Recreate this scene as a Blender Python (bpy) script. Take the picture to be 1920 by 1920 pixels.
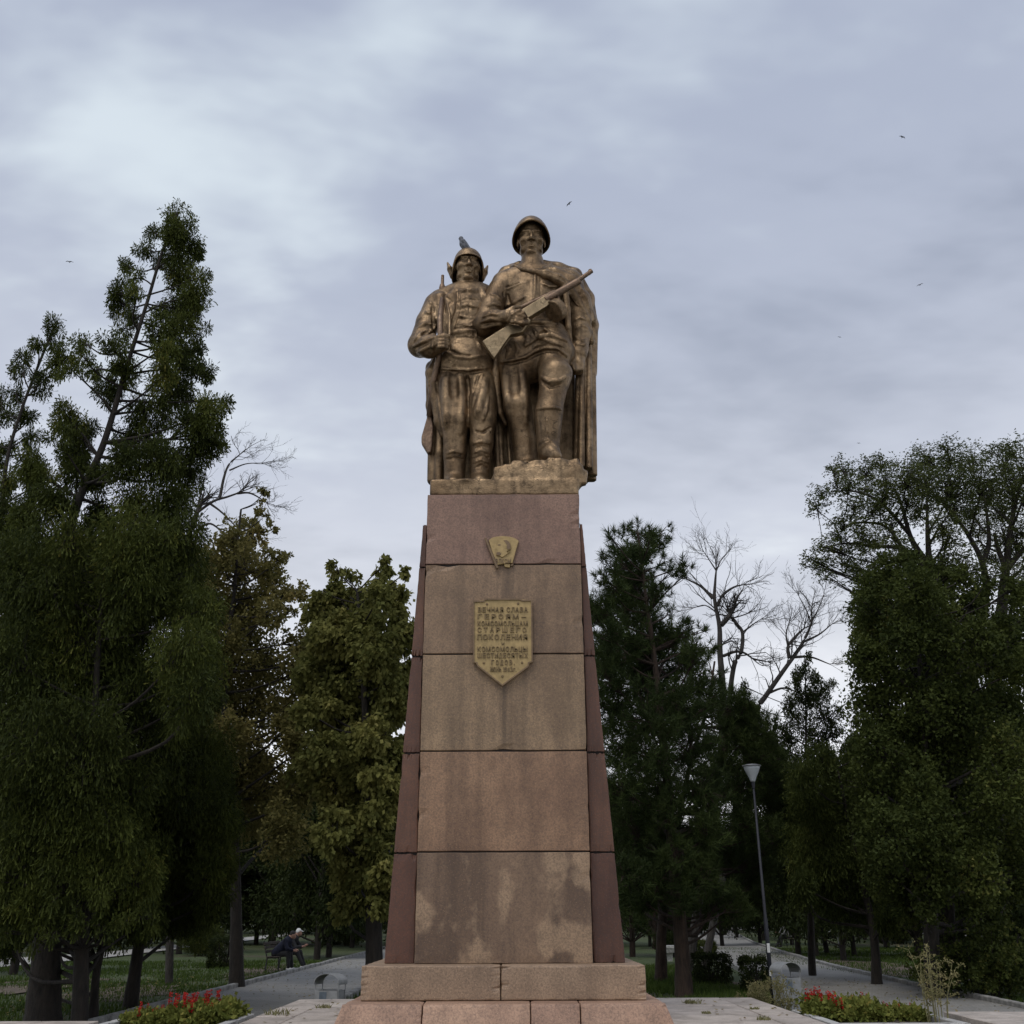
import bpy, bmesh, math, random
import numpy as np
from mathutils import Vector, Matrix

# ------------------------------------------------------------------ camera, sky, sun, exposure
scene = bpy.context.scene
for _o in list(bpy.data.objects):
    bpy.data.objects.remove(_o, do_unlink=True)
COL = scene.collection
FPX, HORIZON = 1920.0, 1715.0            # focal length and horizon line in photograph pixels (1920 px frame)
PITCH = math.atan((HORIZON - 960.0) / FPX)
ROLL = math.radians(0.22)
EYE = Vector((0.0, 0.0, 1.70))
cam_data = bpy.data.cameras.new('camera')
cam_data.sensor_fit = 'HORIZONTAL'
cam_data.sensor_width = 36.0
cam_data.lens = 36.0 * FPX / 1920.0
cam_data.clip_start = 0.1
cam_data.clip_end = 3000.0
cam = bpy.data.objects.new('camera', cam_data)
COL.objects.link(cam)
CAM_ROT = Matrix.Rotation(math.pi / 2 + PITCH, 3, 'X') @ Matrix.Rotation(-ROLL, 3, 'Z')
cam.matrix_world = Matrix.Translation(EYE) @ CAM_ROT.to_4x4()
scene.camera = cam
scene.view_settings.view_transform = 'Standard'
scene.view_settings.look = 'None'
scene.view_settings.gamma = 1.0
scene.view_settings.exposure = 0.0
scene.view_settings.use_curve_mapping = False
scene.render.resolution_x = scene.render.resolution_y = 1024
scene.render.engine = 'CYCLES'
scene.cycles.use_denoising = True
scene.cycles.max_bounces = 6
scene.cycles.diffuse_bounces = 3
scene.cycles.glossy_bounces = 2
scene.cycles.transmission_bounces = 3
scene.cycles.transparent_max_bounces = 6
scene.cycles.use_adaptive_sampling = True
scene.cycles.adaptive_threshold = 0.015

SUN_ELEV, SUN_AZ = math.radians(60.0), math.radians(205.0)     # azimuth from +Y: behind the camera, a little to the left
world = bpy.data.worlds.new('World')
scene.world = world
world.use_nodes = True
wt = world.node_tree
wt.nodes.clear()
def wn(kind, **kw):
    n = wt.nodes.new(kind)
    for k, v in kw.items():
        setattr(n, k, v)
    return n
w_out = wn('ShaderNodeOutputWorld')
w_bg = wn('ShaderNodeBackground')
w_sky = wn('ShaderNodeTexSky', sky_type='NISHITA')
w_sky.sun_disc = False
w_sky.sun_elevation = SUN_ELEV
w_sky.sun_rotation = SUN_AZ
w_sky.air_density, w_sky.dust_density, w_sky.ozone_density = 1.0, 1.5, 1.5
w_scale = wn('ShaderNodeVectorMath', operation='SCALE')
w_scale.inputs['Scale'].default_value = 0.06
wt.links.new(w_sky.outputs[0], w_scale.inputs[0])
w_tc = wn('ShaderNodeTexCoord')
w_sep = wn('ShaderNodeSeparateXYZ')
wt.links.new(w_tc.outputs['Generated'], w_sep.inputs[0])
def wmath(op, a, b=None, c=None, clamp=False):
    n = wn('ShaderNodeMath', operation=op, use_clamp=clamp)
    for i, v in enumerate((a, b, c)):
        if v is None:
            continue
        if isinstance(v, (int, float)):
            n.inputs[i].default_value = v
        else:
            wt.links.new(v, n.inputs[i])
    return n.outputs[0]
w_z = wmath('MAXIMUM', w_sep.outputs['Z'], 0.0)
w_den = wmath('ADD', w_z, 0.22)
w_u = wmath('DIVIDE', w_sep.outputs['X'], w_den)
w_v = wmath('DIVIDE', w_sep.outputs['Y'], w_den)
w_comb = wn('ShaderNodeCombineXYZ')
wt.links.new(w_u, w_comb.inputs[0]); wt.links.new(w_v, w_comb.inputs[1])
w_map = wn('ShaderNodeMapping')
w_map.inputs['Location'].default_value = (0.927, 10.485, 2.3)
w_map.inputs['Rotation'].default_value = (0, 0, math.radians(-32))
w_map.inputs['Scale'].default_value = (0.62, 1.0, 1.0)
wt.links.new(w_comb.outputs[0], w_map.inputs[0])
w_n1 = wn('ShaderNodeTexNoise')
w_n1.inputs['Scale'].default_value = 1.35
w_n1.inputs['Detail'].default_value = 5.0
w_n1.inputs['Roughness'].default_value = 0.54
w_n1.inputs['Distortion'].default_value = 0.12
wt.links.new(w_map.outputs[0], w_n1.inputs['Vector'])
w_n2 = wn('ShaderNodeTexNoise')
w_n2.inputs['Scale'].default_value = 5.0
w_n2.inputs['Detail'].default_value = 4.0
w_n2.inputs['Roughness'].default_value = 0.55
w_n2.inputs['Distortion'].default_value = 0.15
wt.links.new(w_map.outputs[0], w_n2.inputs['Vector'])
w_mixn = wmath('ADD', wmath('MULTIPLY', w_n1.outputs[0], 0.72), wmath('MULTIPLY', w_n2.outputs[0], 0.28))
w_ramp = wn('ShaderNodeValToRGB')
w_ramp.color_ramp.interpolation = 'EASE'
_e = w_ramp.color_ramp.elements
_e[0].position, _e[0].color = 0.37, (0.265, 0.315, 0.435, 1)
_e[1].position, _e[1].color = 0.63, (0.70, 0.79, 0.87, 1)
_m = w_ramp.color_ramp.elements.new(0.50); _m.color = (0.42, 0.475, 0.61, 1)
wt.links.new(w_mixn, w_ramp.inputs[0])
# the cloud deck thins and pales towards the horizon, all the way round
w_h = wmath('POWER', wmath('SUBTRACT', 1.0, w_z, clamp=True), 2.9)
w_h = wmath('MULTIPLY', w_h, wmath('ADD', 0.92, wmath('MULTIPLY', w_n2.outputs[0], 0.75)), clamp=True)
w_hmix = wn('ShaderNodeMixRGB', blend_type='MIX')
w_hmix.inputs[2].default_value = (1.06, 1.07, 1.10, 1)
wt.links.new(w_h, w_hmix.inputs[0]); wt.links.new(w_ramp.outputs[0], w_hmix.inputs[1])
w_mix = wn('ShaderNodeMixRGB', blend_type='MIX')
w_mix.inputs[0].default_value = 0.94                      # nearly closed cloud over the clear sky
wt.links.new(w_scale.outputs[0], w_mix.inputs[1]); wt.links.new(w_hmix.outputs[0], w_mix.inputs[2])
wt.links.new(w_mix.outputs[0], w_bg.inputs['Color'])
w_bg.inputs['Strength'].default_value = 1.0
wt.links.new(w_bg.outputs[0], w_out.inputs[0])

sun_data = bpy.data.lights.new('sun', 'SUN')
sun_data.energy = 1.4
sun_data.angle = math.radians(26)
sun_data.color = (1.0, 0.955, 0.89)
sun = bpy.data.objects.new('sun', sun_data)
COL.objects.link(sun)
_sd = Vector((math.sin(SUN_AZ) * math.cos(SUN_ELEV), math.cos(SUN_AZ) * math.cos(SUN_ELEV), math.sin(SUN_ELEV)))
sun.rotation_euler = (-_sd).to_track_quat('-Z', 'Y').to_euler()

# ------------------------------------------------------------------ measuring helpers
def ray(px, py):
    return CAM_ROT @ Vector(((px - 960.0) / FPX, (960.0 - py) / FPX, -1.0))
def at(px, py, Y):
    """World point seen at photograph pixel (px, py) and standing at distance Y north of the camera."""
    d = ray(px, py)
    return EYE + d * (Y / d.y)
def on_ground(px, py, z=0.0):
    d = ray(px, py)
    return EYE + d * ((z - EYE.z) / d.z)
def mpp(Y, z):
    """metres per photograph pixel at that place"""
    return (Y * math.cos(PITCH) + (z - EYE.z) * math.sin(PITCH)) / FPX

# ------------------------------------------------------------------ object helpers
def tag(o, label=None, cat=None, group=None, kind=None):
    if label: o['label'] = label
    if cat: o['category'] = cat
    if group: o['group'] = group
    if kind: o['kind'] = kind
    return o
def empty(name, loc=(0, 0, 0), label=None, cat=None, group=None, rz=0.0):
    o = bpy.data.objects.new(name, None)
    o.empty_display_size = 0.2
    o.location = loc
    o.rotation_euler = (0, 0, rz)
    COL.objects.link(o)
    return tag(o, label, cat, group)
def world_of(o):
    m = o.matrix_basis.copy()
    return m if o.parent is None else world_of(o.parent) @ o.matrix_parent_inverse @ m
def link(name, me, mat=None, parent=None, smooth=False, world_space=True):
    """One mesh object. world_space: vertices are world coordinates even when the parent stands elsewhere."""
    if mat is not None and len(me.materials) == 0:
        me.materials.append(mat)
    if smooth:
        me.polygons.foreach_set('use_smooth', [True] * len(me.polygons))
    o = bpy.data.objects.new(name, me)
    COL.objects.link(o)
    if parent is not None:
        o.parent = parent
        if world_space:
            o.matrix_parent_inverse = world_of(parent).inverted()
    return o
def mesh(name, verts, faces, mat=None, parent=None, smooth=False, world_space=True):
    me = bpy.data.meshes.new(name)
    me.from_pydata([tuple(v) for v in verts], [], [tuple(f) for f in faces])
    me.update()
    return link(name, me, mat, parent, smooth, world_space)
def np_mesh(name, V, F, mat=None, parent=None, smooth=False, tone=None, world_space=True):
    """V (n,3), F (m,k) numpy arrays of one face size; tone: one value per face stored as attribute 'tone'."""
    me = bpy.data.meshes.new(name)
    V = np.asarray(V, np.float32); F = np.asarray(F, np.int32)
    m, k = F.shape
    me.vertices.add(len(V)); me.vertices.foreach_set('co', V.ravel())
    me.loops.add(m * k); me.loops.foreach_set('vertex_index', F.ravel())
    me.polygons.add(m)
    me.polygons.foreach_set('loop_start', np.arange(0, m * k, k, dtype=np.int32))
    me.polygons.foreach_set('loop_total', np.full(m, k, np.int32))
    if tone is not None:
        a = me.attributes.new('tone', 'FLOAT', 'FACE')
        a.data.foreach_set('value', np.asarray(tone, np.float32))
    me.update(calc_edges=True)
    return link(name, me, mat, parent, smooth, world_space)
def bm_obj(name, bm, mat=None, parent=None, smooth=False, bevel=0.0, seg=1, world_space=True):
    if bevel:
        bmesh.ops.bevel(bm, geom=list(bm.edges), offset=bevel, segments=seg, affect='EDGES', profile=0.5, clamp_overlap=True)
    bmesh.ops.recalc_face_normals(bm, faces=bm.faces)
    me = bpy.data.meshes.new(name)
    bm.to_mesh(me); bm.free()
    return link(name, me, mat, parent, smooth, world_space)
def bm_hexa(bm, p):
    """box from 8 corners: 0-3 bottom loop, 4-7 top loop"""
    v = [bm.verts.new(q) for q in p]
    for f in ((3, 2, 1, 0), (4, 5, 6, 7), (0, 1, 5, 4), (1, 2, 6, 5), (2, 3, 7, 6), (3, 0, 4, 7)):
        bm.faces.new([v[i] for i in f])
def bm_box(bm, lo, hi):
    x0, y0, z0 = lo; x1, y1, z1 = hi
    bm_hexa(bm, [(x0, y0, z0), (x1, y0, z0), (x1, y1, z0), (x0, y1, z0), (x0, y0, z1), (x1, y0, z1), (x1, y1, z1), (x0, y1, z1)])
def bm_tube(bm, pts, radii, sides=8, caps=True):
    pts = [Vector(p) for p in pts]
    n = len(pts)
    rings = []
    up = None
    for i in range(n):
        t = (pts[min(i + 1, n - 1)] - pts[max(i - 1, 0)])
        t = t.normalized() if t.length > 1e-9 else Vector((0, 0, 1))
        if up is None:
            up = Vector((0, 0, 1)) if abs(t.z) < 0.9 else Vector((1, 0, 0))
        a = (up - t * up.dot(t)).normalized()
        b = t.cross(a)
        up = a
        rings.append([bm.verts.new(pts[i] + (a * math.cos(2 * math.pi * j / sides) + b * math.sin(2 * math.pi * j / sides)) * radii[i]) for j in range(sides)])
    for i in range(n - 1):
        for j in range(sides):
            k = (j + 1) % sides
            bm.faces.new((rings[i][j], rings[i][k], rings[i + 1][k], rings[i + 1][j]))
    if caps:
        bm.faces.new(rings[0][::-1]); bm.faces.new(rings[-1])
def bm_prism(bm, poly_front, depth_vec):
    """closed polygon (list of points) pushed along depth_vec"""
    a = [bm.verts.new(Vector(p)) for p in poly_front]
    b = [bm.verts.new(Vector(p) + Vector(depth_vec)) for p in poly_front]
    n = len(a)
    bm.faces.new(a); bm.faces.new(b[::-1])
    for i in range(n):
        bm.faces.new((a[i], b[i], b[(i + 1) % n], a[(i + 1) % n]))

# ------------------------------------------------------------------ material helper
class Mat:
    def __init__(self, name):
        self.m = bpy.data.materials.new(name)
        self.m.use_nodes = True
        self.t = self.m.node_tree
        self.b = self.t.nodes['Principled BSDF']
        self.out = self.t.nodes['Material Output']
    def n(self, kind, **kw):
        x = self.t.nodes.new(kind)
        for k, v in kw.items():
            setattr(x, k, v)
        return x
    def l(self, a, b):
        self.t.links.new(a, b)
    def set(self, **kw):
        for k, v in kw.items():
            self.b.inputs[k.replace('_', ' ')].default_value = v
        return self
    def coord(self, kind='Object', scale=(1, 1, 1), loc=(0, 0, 0), rot=(0, 0, 0)):
        c = self.n('ShaderNodeTexCoord'); p = self.n('ShaderNodeMapping')
        p.inputs['Scale'].default_value = scale; p.inputs['Location'].default_value = loc; p.inputs['Rotation'].default_value = rot
        if kind == 'World':
            g = self.n('ShaderNodeNewGeometry'); self.l(g.outputs['Position'], p.inputs[0])
        else:
            self.l(c.outputs[kind], p.inputs[0])
        return p.outputs[0]
    def noise(self, vec, scale, detail=4, rough=0.55, dist=0.0):
        x = self.n('ShaderNodeTexNoise')
        x.inputs['Scale'].default_value = scale; x.inputs['Detail'].default_value = detail
        x.inputs['Roughness'].default_value = rough; x.inputs['Distortion'].default_value = dist
        self.l(vec, x.inputs['Vector'])
        return x.outputs[0]
    def voronoi(self, vec, scale, feature='F1'):
        x = self.n('ShaderNodeTexVoronoi', feature=feature)
        x.inputs['Scale'].default_value = scale
        self.l(vec, x.inputs['Vector'])
        return x.outputs['Distance']
    def ramp(self, fac, stops, interp='LINEAR'):
        x = self.n('ShaderNodeValToRGB')
        x.color_ramp.interpolation = interp
        e = x.color_ramp.elements
        for i, (p, c) in enumerate(stops):
            if i < 2: e[i].position = p
            el = e[i] if i < 2 else e.new(p)
            c = (c, c, c) if isinstance(c, (int, float)) else c
            el.color = (*c[:3], 1)
        self.l(fac, x.inputs[0])
        return x.outputs[0]
    def mix(self, fac, a, b, mode='MIX'):
        x = self.n('ShaderNodeMixRGB', blend_type=mode)
        for i, v in enumerate((fac, a, b)):
            if isinstance(v, (int, float)):
                x.inputs[i].default_value = v if i == 0 else (v, v, v, 1)
            elif isinstance(v, (tuple, list)):
                x.inputs[i].default_value = (*v[:3], 1)
            else:
                self.l(v, x.inputs[i])
        return x.outputs[0]
    def math(self, op, a, b=None, clamp=False):
        x = self.n('ShaderNodeMath', operation=op, use_clamp=clamp)
        for i, v in enumerate((a, b)):
            if v is None: continue
            if isinstance(v, (int, float)): x.inputs[i].default_value = v
            else: self.l(v, x.inputs[i])
        return x.outputs[0]
    def bump(self, height, strength=0.3, dist=0.02):
        x = self.n('ShaderNodeBump')
        x.inputs['Strength'].default_value = strength; x.inputs['Distance'].default_value = dist
        self.l(height, x.inputs['Height']); self.l(x.outputs[0], self.b.inputs['Normal'])
    def color(self, c):
        if isinstance(c, (tuple, list)): self.b.inputs['Base Color'].default_value = (*c[:3], 1)
        else: self.l(c, self.b.inputs['Base Color'])
        return self
def flat_mat(name, col, rough=0.6, metal=0.0, var=0.25, scale=9.0):
    """plain paint, cloth or metal with a little uneven tone"""
    M = Mat(name)
    v = M.noise(M.coord('Object'), scale, 4)
    M.color(M.mix(M.ramp(v, [(0.35, 0.0), (0.65, 1.0)]), tuple(c * (1 - var) for c in col), tuple(min(1, c * (1 + var)) for c in col)))
    M.set(Roughness=rough, Metallic=metal)
    return M.m
# ------------------------------------------------------------------ sculpting: signed distance grids meshed by surface nets
class Sculpt:
    def __init__(self, lo, hi, res):
        self.lo = np.array(lo, np.float32); self.res = res
        self.n = np.ceil((np.array(hi) - np.array(lo)) / res).astype(int) + 1
        self.F = np.full(tuple(self.n), 0.6, np.float32)
        self.ax = [self.lo[i] + res * np.arange(self.n[i], dtype=np.float32) for i in range(3)]
    def sub(self, lo, hi):
        s = []
        for i in range(3):
            a = int(max(0, math.floor((lo[i] - self.lo[i]) / self.res))); b = int(min(self.n[i], math.ceil((hi[i] - self.lo[i]) / self.res) + 1))
            if b <= a: return None, None
            s.append(slice(a, b))
        return tuple(s), (self.ax[0][s[0]][:, None, None], self.ax[1][s[1]][None, :, None], self.ax[2][s[2]][None, None, :])
    def put(self, s, d, k, cut=False):
        f = self.F[s]
        if cut: d, f = -d, f
        if k <= 0:
            self.F[s] = np.maximum(f, d) if cut else np.minimum(f, d)
        else:
            h = np.maximum(k - np.abs(f - d), 0) / k
            self.F[s] = np.maximum(f, d) + h * h * k * 0.25 if cut else np.minimum(f, d) - h * h * k * 0.25
    def cone(self, a, b, ra, rb, k=0.05, cut=False, fy=1.0):
        """rounded cone from a to b; fy > 1 flattens it front to back"""
        a = np.array(a, np.float32); b = np.array(b, np.float32)
        m = max(ra, rb) + k + 3 * self.res
        s, g = self.sub(np.minimum(a, b) - m, np.maximum(a, b) + m)
        if s is None: return
        ab = b - a
        S = np.array([1, fy, 1], np.float32)
        abs_ = ab * S
        L = max(float(abs_ @ abs_), 1e-9)
        px, py, pz = g[0] - a[0], (g[1] - a[1]) * fy, g[2] - a[2]
        t = np.clip((px * abs_[0] + py * abs_[1] + pz * abs_[2]) / L, 0, 1)
        d = np.sqrt((px - t * abs_[0]) ** 2 + (py - t * abs_[1]) ** 2 + (pz - t * abs_[2]) ** 2) - (ra + (rb - ra) * t)
        self.put(s, d, k, cut)
    def chain(self, pts, radii, k=0.05, cut=False, fy=1.0):
        if isinstance(radii, (int, float)): radii = [radii] * len(pts)
        for i in range(len(pts) - 1):
            self.cone(pts[i], pts[i + 1], radii[i], radii[i + 1], k, cut, fy)
    def ell(self, c, r, k=0.05, cut=False, rot=None):
        c = np.array(c, np.float32); r = np.array(r, np.float32)
        m = float(r.max()) + k + 3 * self.res
        s, g = self.sub(c - m, c + m)
        if s is None: return
        p = [g[0] - c[0], g[1] - c[1], g[2] - c[2]]
        if rot is not None:
            R = np.array(rot.transposed(), np.float32)
            p = [R[i, 0] * p[0] + R[i, 1] * p[1] + R[i, 2] * p[2] for i in range(3)]
        k0 = np.sqrt((p[0] / r[0]) ** 2 + (p[1] / r[1]) ** 2 + (p[2] / r[2]) ** 2)
        k1 = np.sqrt((p[0] / r[0] ** 2) ** 2 + (p[1] / r[1] ** 2) ** 2 + (p[2] / r[2] ** 2) ** 2) + 1e-6
        self.put(s, k0 * (k0 - 1) / k1, k, cut)
    def box(self, c, h, rnd=0.02, k=0.03, cut=False, rot=None):
        c = np.array(c, np.float32); h = np.array(h, np.float32)
        m = float(np.linalg.norm(h)) + k + 3 * self.res
        s, g = self.sub(c - m, c + m)
        if s is None: return
        p = [g[0] - c[0], g[1] - c[1], g[2] - c[2]]
        if rot is not None:
            R = np.array(rot.transposed(), np.float32)
            p = [R[i, 0] * p[0] + R[i, 1] * p[1] + R[i, 2] * p[2] for i in range(3)]
        q = [np.abs(p[i]) - h[i] + rnd for i in range(3)]
        d = np.sqrt(np.maximum(q[0], 0) ** 2 + np.maximum(q[1], 0) ** 2 + np.maximum(q[2], 0) ** 2) + np.minimum(np.maximum(q[0], np.maximum(q[1], q[2])), 0) - rnd
        self.put(s, d, k, cut)
    def hit(self, px, py, ya, yb, default=None):
        """first solid point seen at pixel (px, py) between depths ya and yb"""
        ys = np.arange(ya, yb, self.res * 0.5)
        d = np.array(ray(px, py)); t = ys / d[1]
        P = np.array(EYE)[None] + t[:, None] * d[None]
        I = np.rint((P - self.lo) / self.res).astype(int)
        ok = np.all((I >= 0) & (I < self.n), axis=1)
        v = np.full(len(ys), 1.0); J = I[ok]
        v[ok] = self.F[J[:, 0], J[:, 1], J[:, 2]]
        w = np.nonzero(v < 0)[0]
        return P[w[0]] if len(w) else default
    def draw(self, pix, r, lift=0.0, k=0.03, cut=False, ya=12.0, yb=16.0, n=5):
        """a ridge (or, with cut, a groove) laid on the modelled surface along a line of photograph pixels"""
        q = []
        for i in range(len(pix) - 1):
            for j in range(n if i < len(pix) - 2 else n + 1):
                t = j / n
                q.append((pix[i][0] * (1 - t) + pix[i + 1][0] * t, pix[i][1] * (1 - t) + pix[i + 1][1] * t))
        pts = []
        for (x, y) in q:
            h = self.hit(x, y, ya, yb)
            if h is not None:
                d = np.array(ray(x, y)); d /= np.linalg.norm(d)
                pts.append(h - d * lift)
        m = len(pts)
        for i in range(m - 1):
            if np.linalg.norm(pts[i + 1] - pts[i]) < 0.22:
                ta = 1 - 0.45 * abs(2 * i / max(m - 1, 1) - 1) ** 3; tb = 1 - 0.45 * abs(2 * (i + 1) / max(m - 1, 1) - 1) ** 3
                self.cone(pts[i], pts[i + 1], r * ta, r * tb, k, cut)
    def nets(self):
        F = self.F; n = self.n
        C = (F < 0)
        cnt = np.zeros(tuple(n - 1), np.int8)
        for dx in (0, 1):
            for dy in (0, 1):
                for dz in (0, 1):
                    cnt += C[dx:n[0] - 1 + dx, dy:n[1] - 1 + dy, dz:n[2] - 1 + dz]
        act = (cnt > 0) & (cnt < 8)
        I = np.argwhere(act)
        idx = np.full(tuple(n - 1), -1, np.int64)
        idx[act] = np.arange(len(I))
        acc = np.zeros((len(I), 3)); num = np.zeros(len(I))
        for axis in range(3):
            o1, o2 = [a for a in range(3) if a != axis]
            for u in (0, 1):
                for v in (0, 1):
                    a = I.copy(); a[:, o1] += u; a[:, o2] += v
                    b = a.copy(); b[:, axis] += 1
                    fa = F[a[:, 0], a[:, 1], a[:, 2]]; fb = F[b[:, 0], b[:, 1], b[:, 2]]
                    m = (fa < 0) != (fb < 0)
                    t = np.where(m, fa / np.where(m, fa - fb, 1), 0)
                    p = a.astype(float); p[:, axis] += t
                    acc[m] += p[m]; num[m] += 1
        V = self.lo + self.res * (acc / num[:, None])
        quads = []
        for axis in range(3):
            o1, o2 = [a for a in range(3) if a != axis]
            sl0 = [slice(None)] * 3; sl1 = [slice(None)] * 3
            sl0[axis] = slice(0, n[axis] - 1); sl1[axis] = slice(1, n[axis])
            ca, cb = C[tuple(sl0)], C[tuple(sl1)]
            E = np.argwhere(ca != cb)
            ok = (E[:, o1] > 0) & (E[:, o2] > 0) & (E[:, o1] < n[o1] - 1) & (E[:, o2] < n[o2] - 1)
            E = E[ok]
            flip = ca[E[:, 0], E[:, 1], E[:, 2]]
            def cell(u, v):
                q = E.copy(); q[:, o1] -= u; q[:, o2] -= v
                return idx[q[:, 0], q[:, 1], q[:, 2]]
            Q = np.stack([cell(1, 1), cell(0, 1), cell(0, 0), cell(1, 0)], 1)
            if axis == 1: flip = ~flip
            Q[~flip] = Q[~flip][:, ::-1]
            quads.append(Q)
        return V, np.concatenate(quads)
    def build(self, name, mat, parent, relax=1):
        V, Q = self.nets()
        for _ in range(relax):
            acc = np.zeros_like(V); num = np.zeros(len(V))
            for i in range(4):
                np.add.at(acc, Q[:, i], V[Q[:, (i + 1) % 4]]); np.add.at(num, Q[:, i], 1)
                np.add.at(acc, Q[:, i], V[Q[:, (i + 3) % 4]]); np.add.at(num, Q[:, i], 1)
            V = V * 0.72 + 0.28 * acc / np.maximum(num, 1)[:, None]
        return np_mesh(name, V, Q, mat, parent, smooth=True)

def sculpt_head(S, c, s, rot):
    """face and skull; c centre of the head, s metres per head-centimetre, rot turns it. x viewer right, -y forward, z up"""
    def P(x, y, z): return Vector(c) + rot @ Vector((x * s, y * s, z * s))
    def E(p, r, k, cut=False): S.ell(P(*p), [q * s for q in r], k * s, cut, rot)
    def K(a, b, ra, rb, k, cut=False): S.cone(P(*a), P(*b), ra * s, rb * s, k * s, cut)
    K((0, 3.4, -6), (0, 3.4, -19), 5.5, 6.4, 1.2)
    for sx in (-1, 1):
        K((sx * 3.6, 1, -7.5), (sx * 1.0, -1.5, -17.5), 1.3, 1.0, 1.2)
    E((0, 1.6, 3.2), (7.8, 9.6, 9.0), 2)
    E((0, -2.4, -3.8), (6.5, 6.4, 7.4), 2)
    E((0, -7.2, -9.7), (3.1, 2.0, 1.9), 1.4)
    for sx in (-1, 1):
        E((sx * 5.0, -1.8, -7.6), (1.7, 3.8, 1.8), 1.6)
        K((sx * 5.6, 1.0, -7.6), (sx * 1.8, -6.8, -10.6), 1.0, 1.0, 1.2)
        E((sx * 4.5, -5.0, -2.2), (2.4, 2.4, 2.4), 2.2)
        E((sx * 7.7, 1.2, -1.0), (0.9, 1.9, 3.2), 0.5)
        E((sx * 4.8, -7.4, -5.6), (1.1, 1.0, 2.0), 1.8, True)
    K((-4.6, -6.6, 3.0), (-1.3, -7.7, 2.7), 0.8, 0.95, 0.8); K((4.6, -6.6, 3.0), (1.3, -7.7, 2.7), 0.8, 0.95, 0.8)
    for sx in (-1, 1):
        E((sx * 3.2, -8.6, 0.75), (2.05, 1.7, 1.15), 0.7, True)
    K((0, -7.9, 2.0), (0, -10.4, -2.7), 0.75, 1.25, 0.7)
    for sx in (-1, 1):
        E((sx * 1.45, -9.0, -3.0), (0.95, 1.2, 0.85), 0.4)
        E((sx * 0.8, -9.6, -4.1), (0.32, 0.4, 0.35), 0.15, True)
        E((sx * 3.2, -6.6, 0.45), (1.5, 1.15, 0.85), 0.35)
        K((sx * 1.7, -7.6, 1.35), (sx * 4.5, -6.7, 1.2), 0.34, 0.3, 0.3)
        K((sx * 2.1, -8.3, -3.8), (sx * 3.2, -7.3, -6.2), 0.22, 0.18, 0.5, True)
    E((0, -6.4, -5.9), (3.0, 1.6, 2.0), 1.2)
    K((-2.3, -7.6, -6.0), (0, -8.8, -5.55), 0.45, 0.7, 0.3); K((2.3, -7.6, -6.0), (0, -8.8, -5.55), 0.45, 0.7, 0.3)
    K((-2.0, -7.6, -6.9), (0, -8.55, -7.05), 0.5, 0.75, 0.3); K((2.0, -7.6, -6.9), (0, -8.55, -7.05), 0.5, 0.75, 0.3)
    K((-2.7, -7.7, -6.35), (2.7, -7.7, -6.35), 0.28, 0.28, 0.12, True); K((-1.2, -9.2, -6.3), (1.2, -9.2, -6.3), 0.28, 0.28, 0.12, True)
    K((-1.8, -8.4, -8.2), (1.8, -8.4, -8.2), 0.5, 0.5, 0.7, True)

def sculpt_fist(S, wrist, knuckle, side, s, k=0.02, curl=1.0):
    """closed hand: palm from wrist to knuckles, four bent fingers of different length, thumb from the side of the palm.
    side: unit vector from little finger to forefinger; s metres per hand-centimetre"""
    w = Vector(wrist); kn = Vector(knuckle); ax = (kn - w).normalized(); sd = Vector(side); sd = (sd - ax * sd.dot(ax)).normalized()
    pal = ax.cross(sd)                                   # the way the fingers curl
    for q in (-2.7, -0.9, 0.9, 2.7):
        S.cone(w + sd * q * 0.7 * s, kn + sd * q * s, 1.35 * s, 1.15 * s, 1.0 * s)
    for q, ln in ((-2.9, 0.82), (-1.0, 0.98), (0.95, 1.0), (2.85, 0.92)):
        a = kn + sd * q * s
        b = a + (ax * 1.5 + pal * 3.0 * curl) * s * ln
        c2 = b + (-ax * 1.7 + pal * 1.5 * curl) * s * ln
        e = c2 + (-ax * 1.9 - pal * 0.4) * s * ln
        S.chain([a, b, c2, e], [1.0 * s, 0.95 * s, 0.85 * s, 0.75 * s], 0.25 * s)
    t0 = w + ax * 2.0 * s + sd * 2.6 * s
    t1 = t0 + (ax * 2.6 + sd * 1.5 + pal * 1.6) * s
    t2 = t1 + (ax * 1.4 - sd * 1.0 + pal * 2.0) * s
    S.chain([t0, t1, t2], [1.25 * s, 1.1 * s, 0.85 * s], 0.5 * s)
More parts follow.
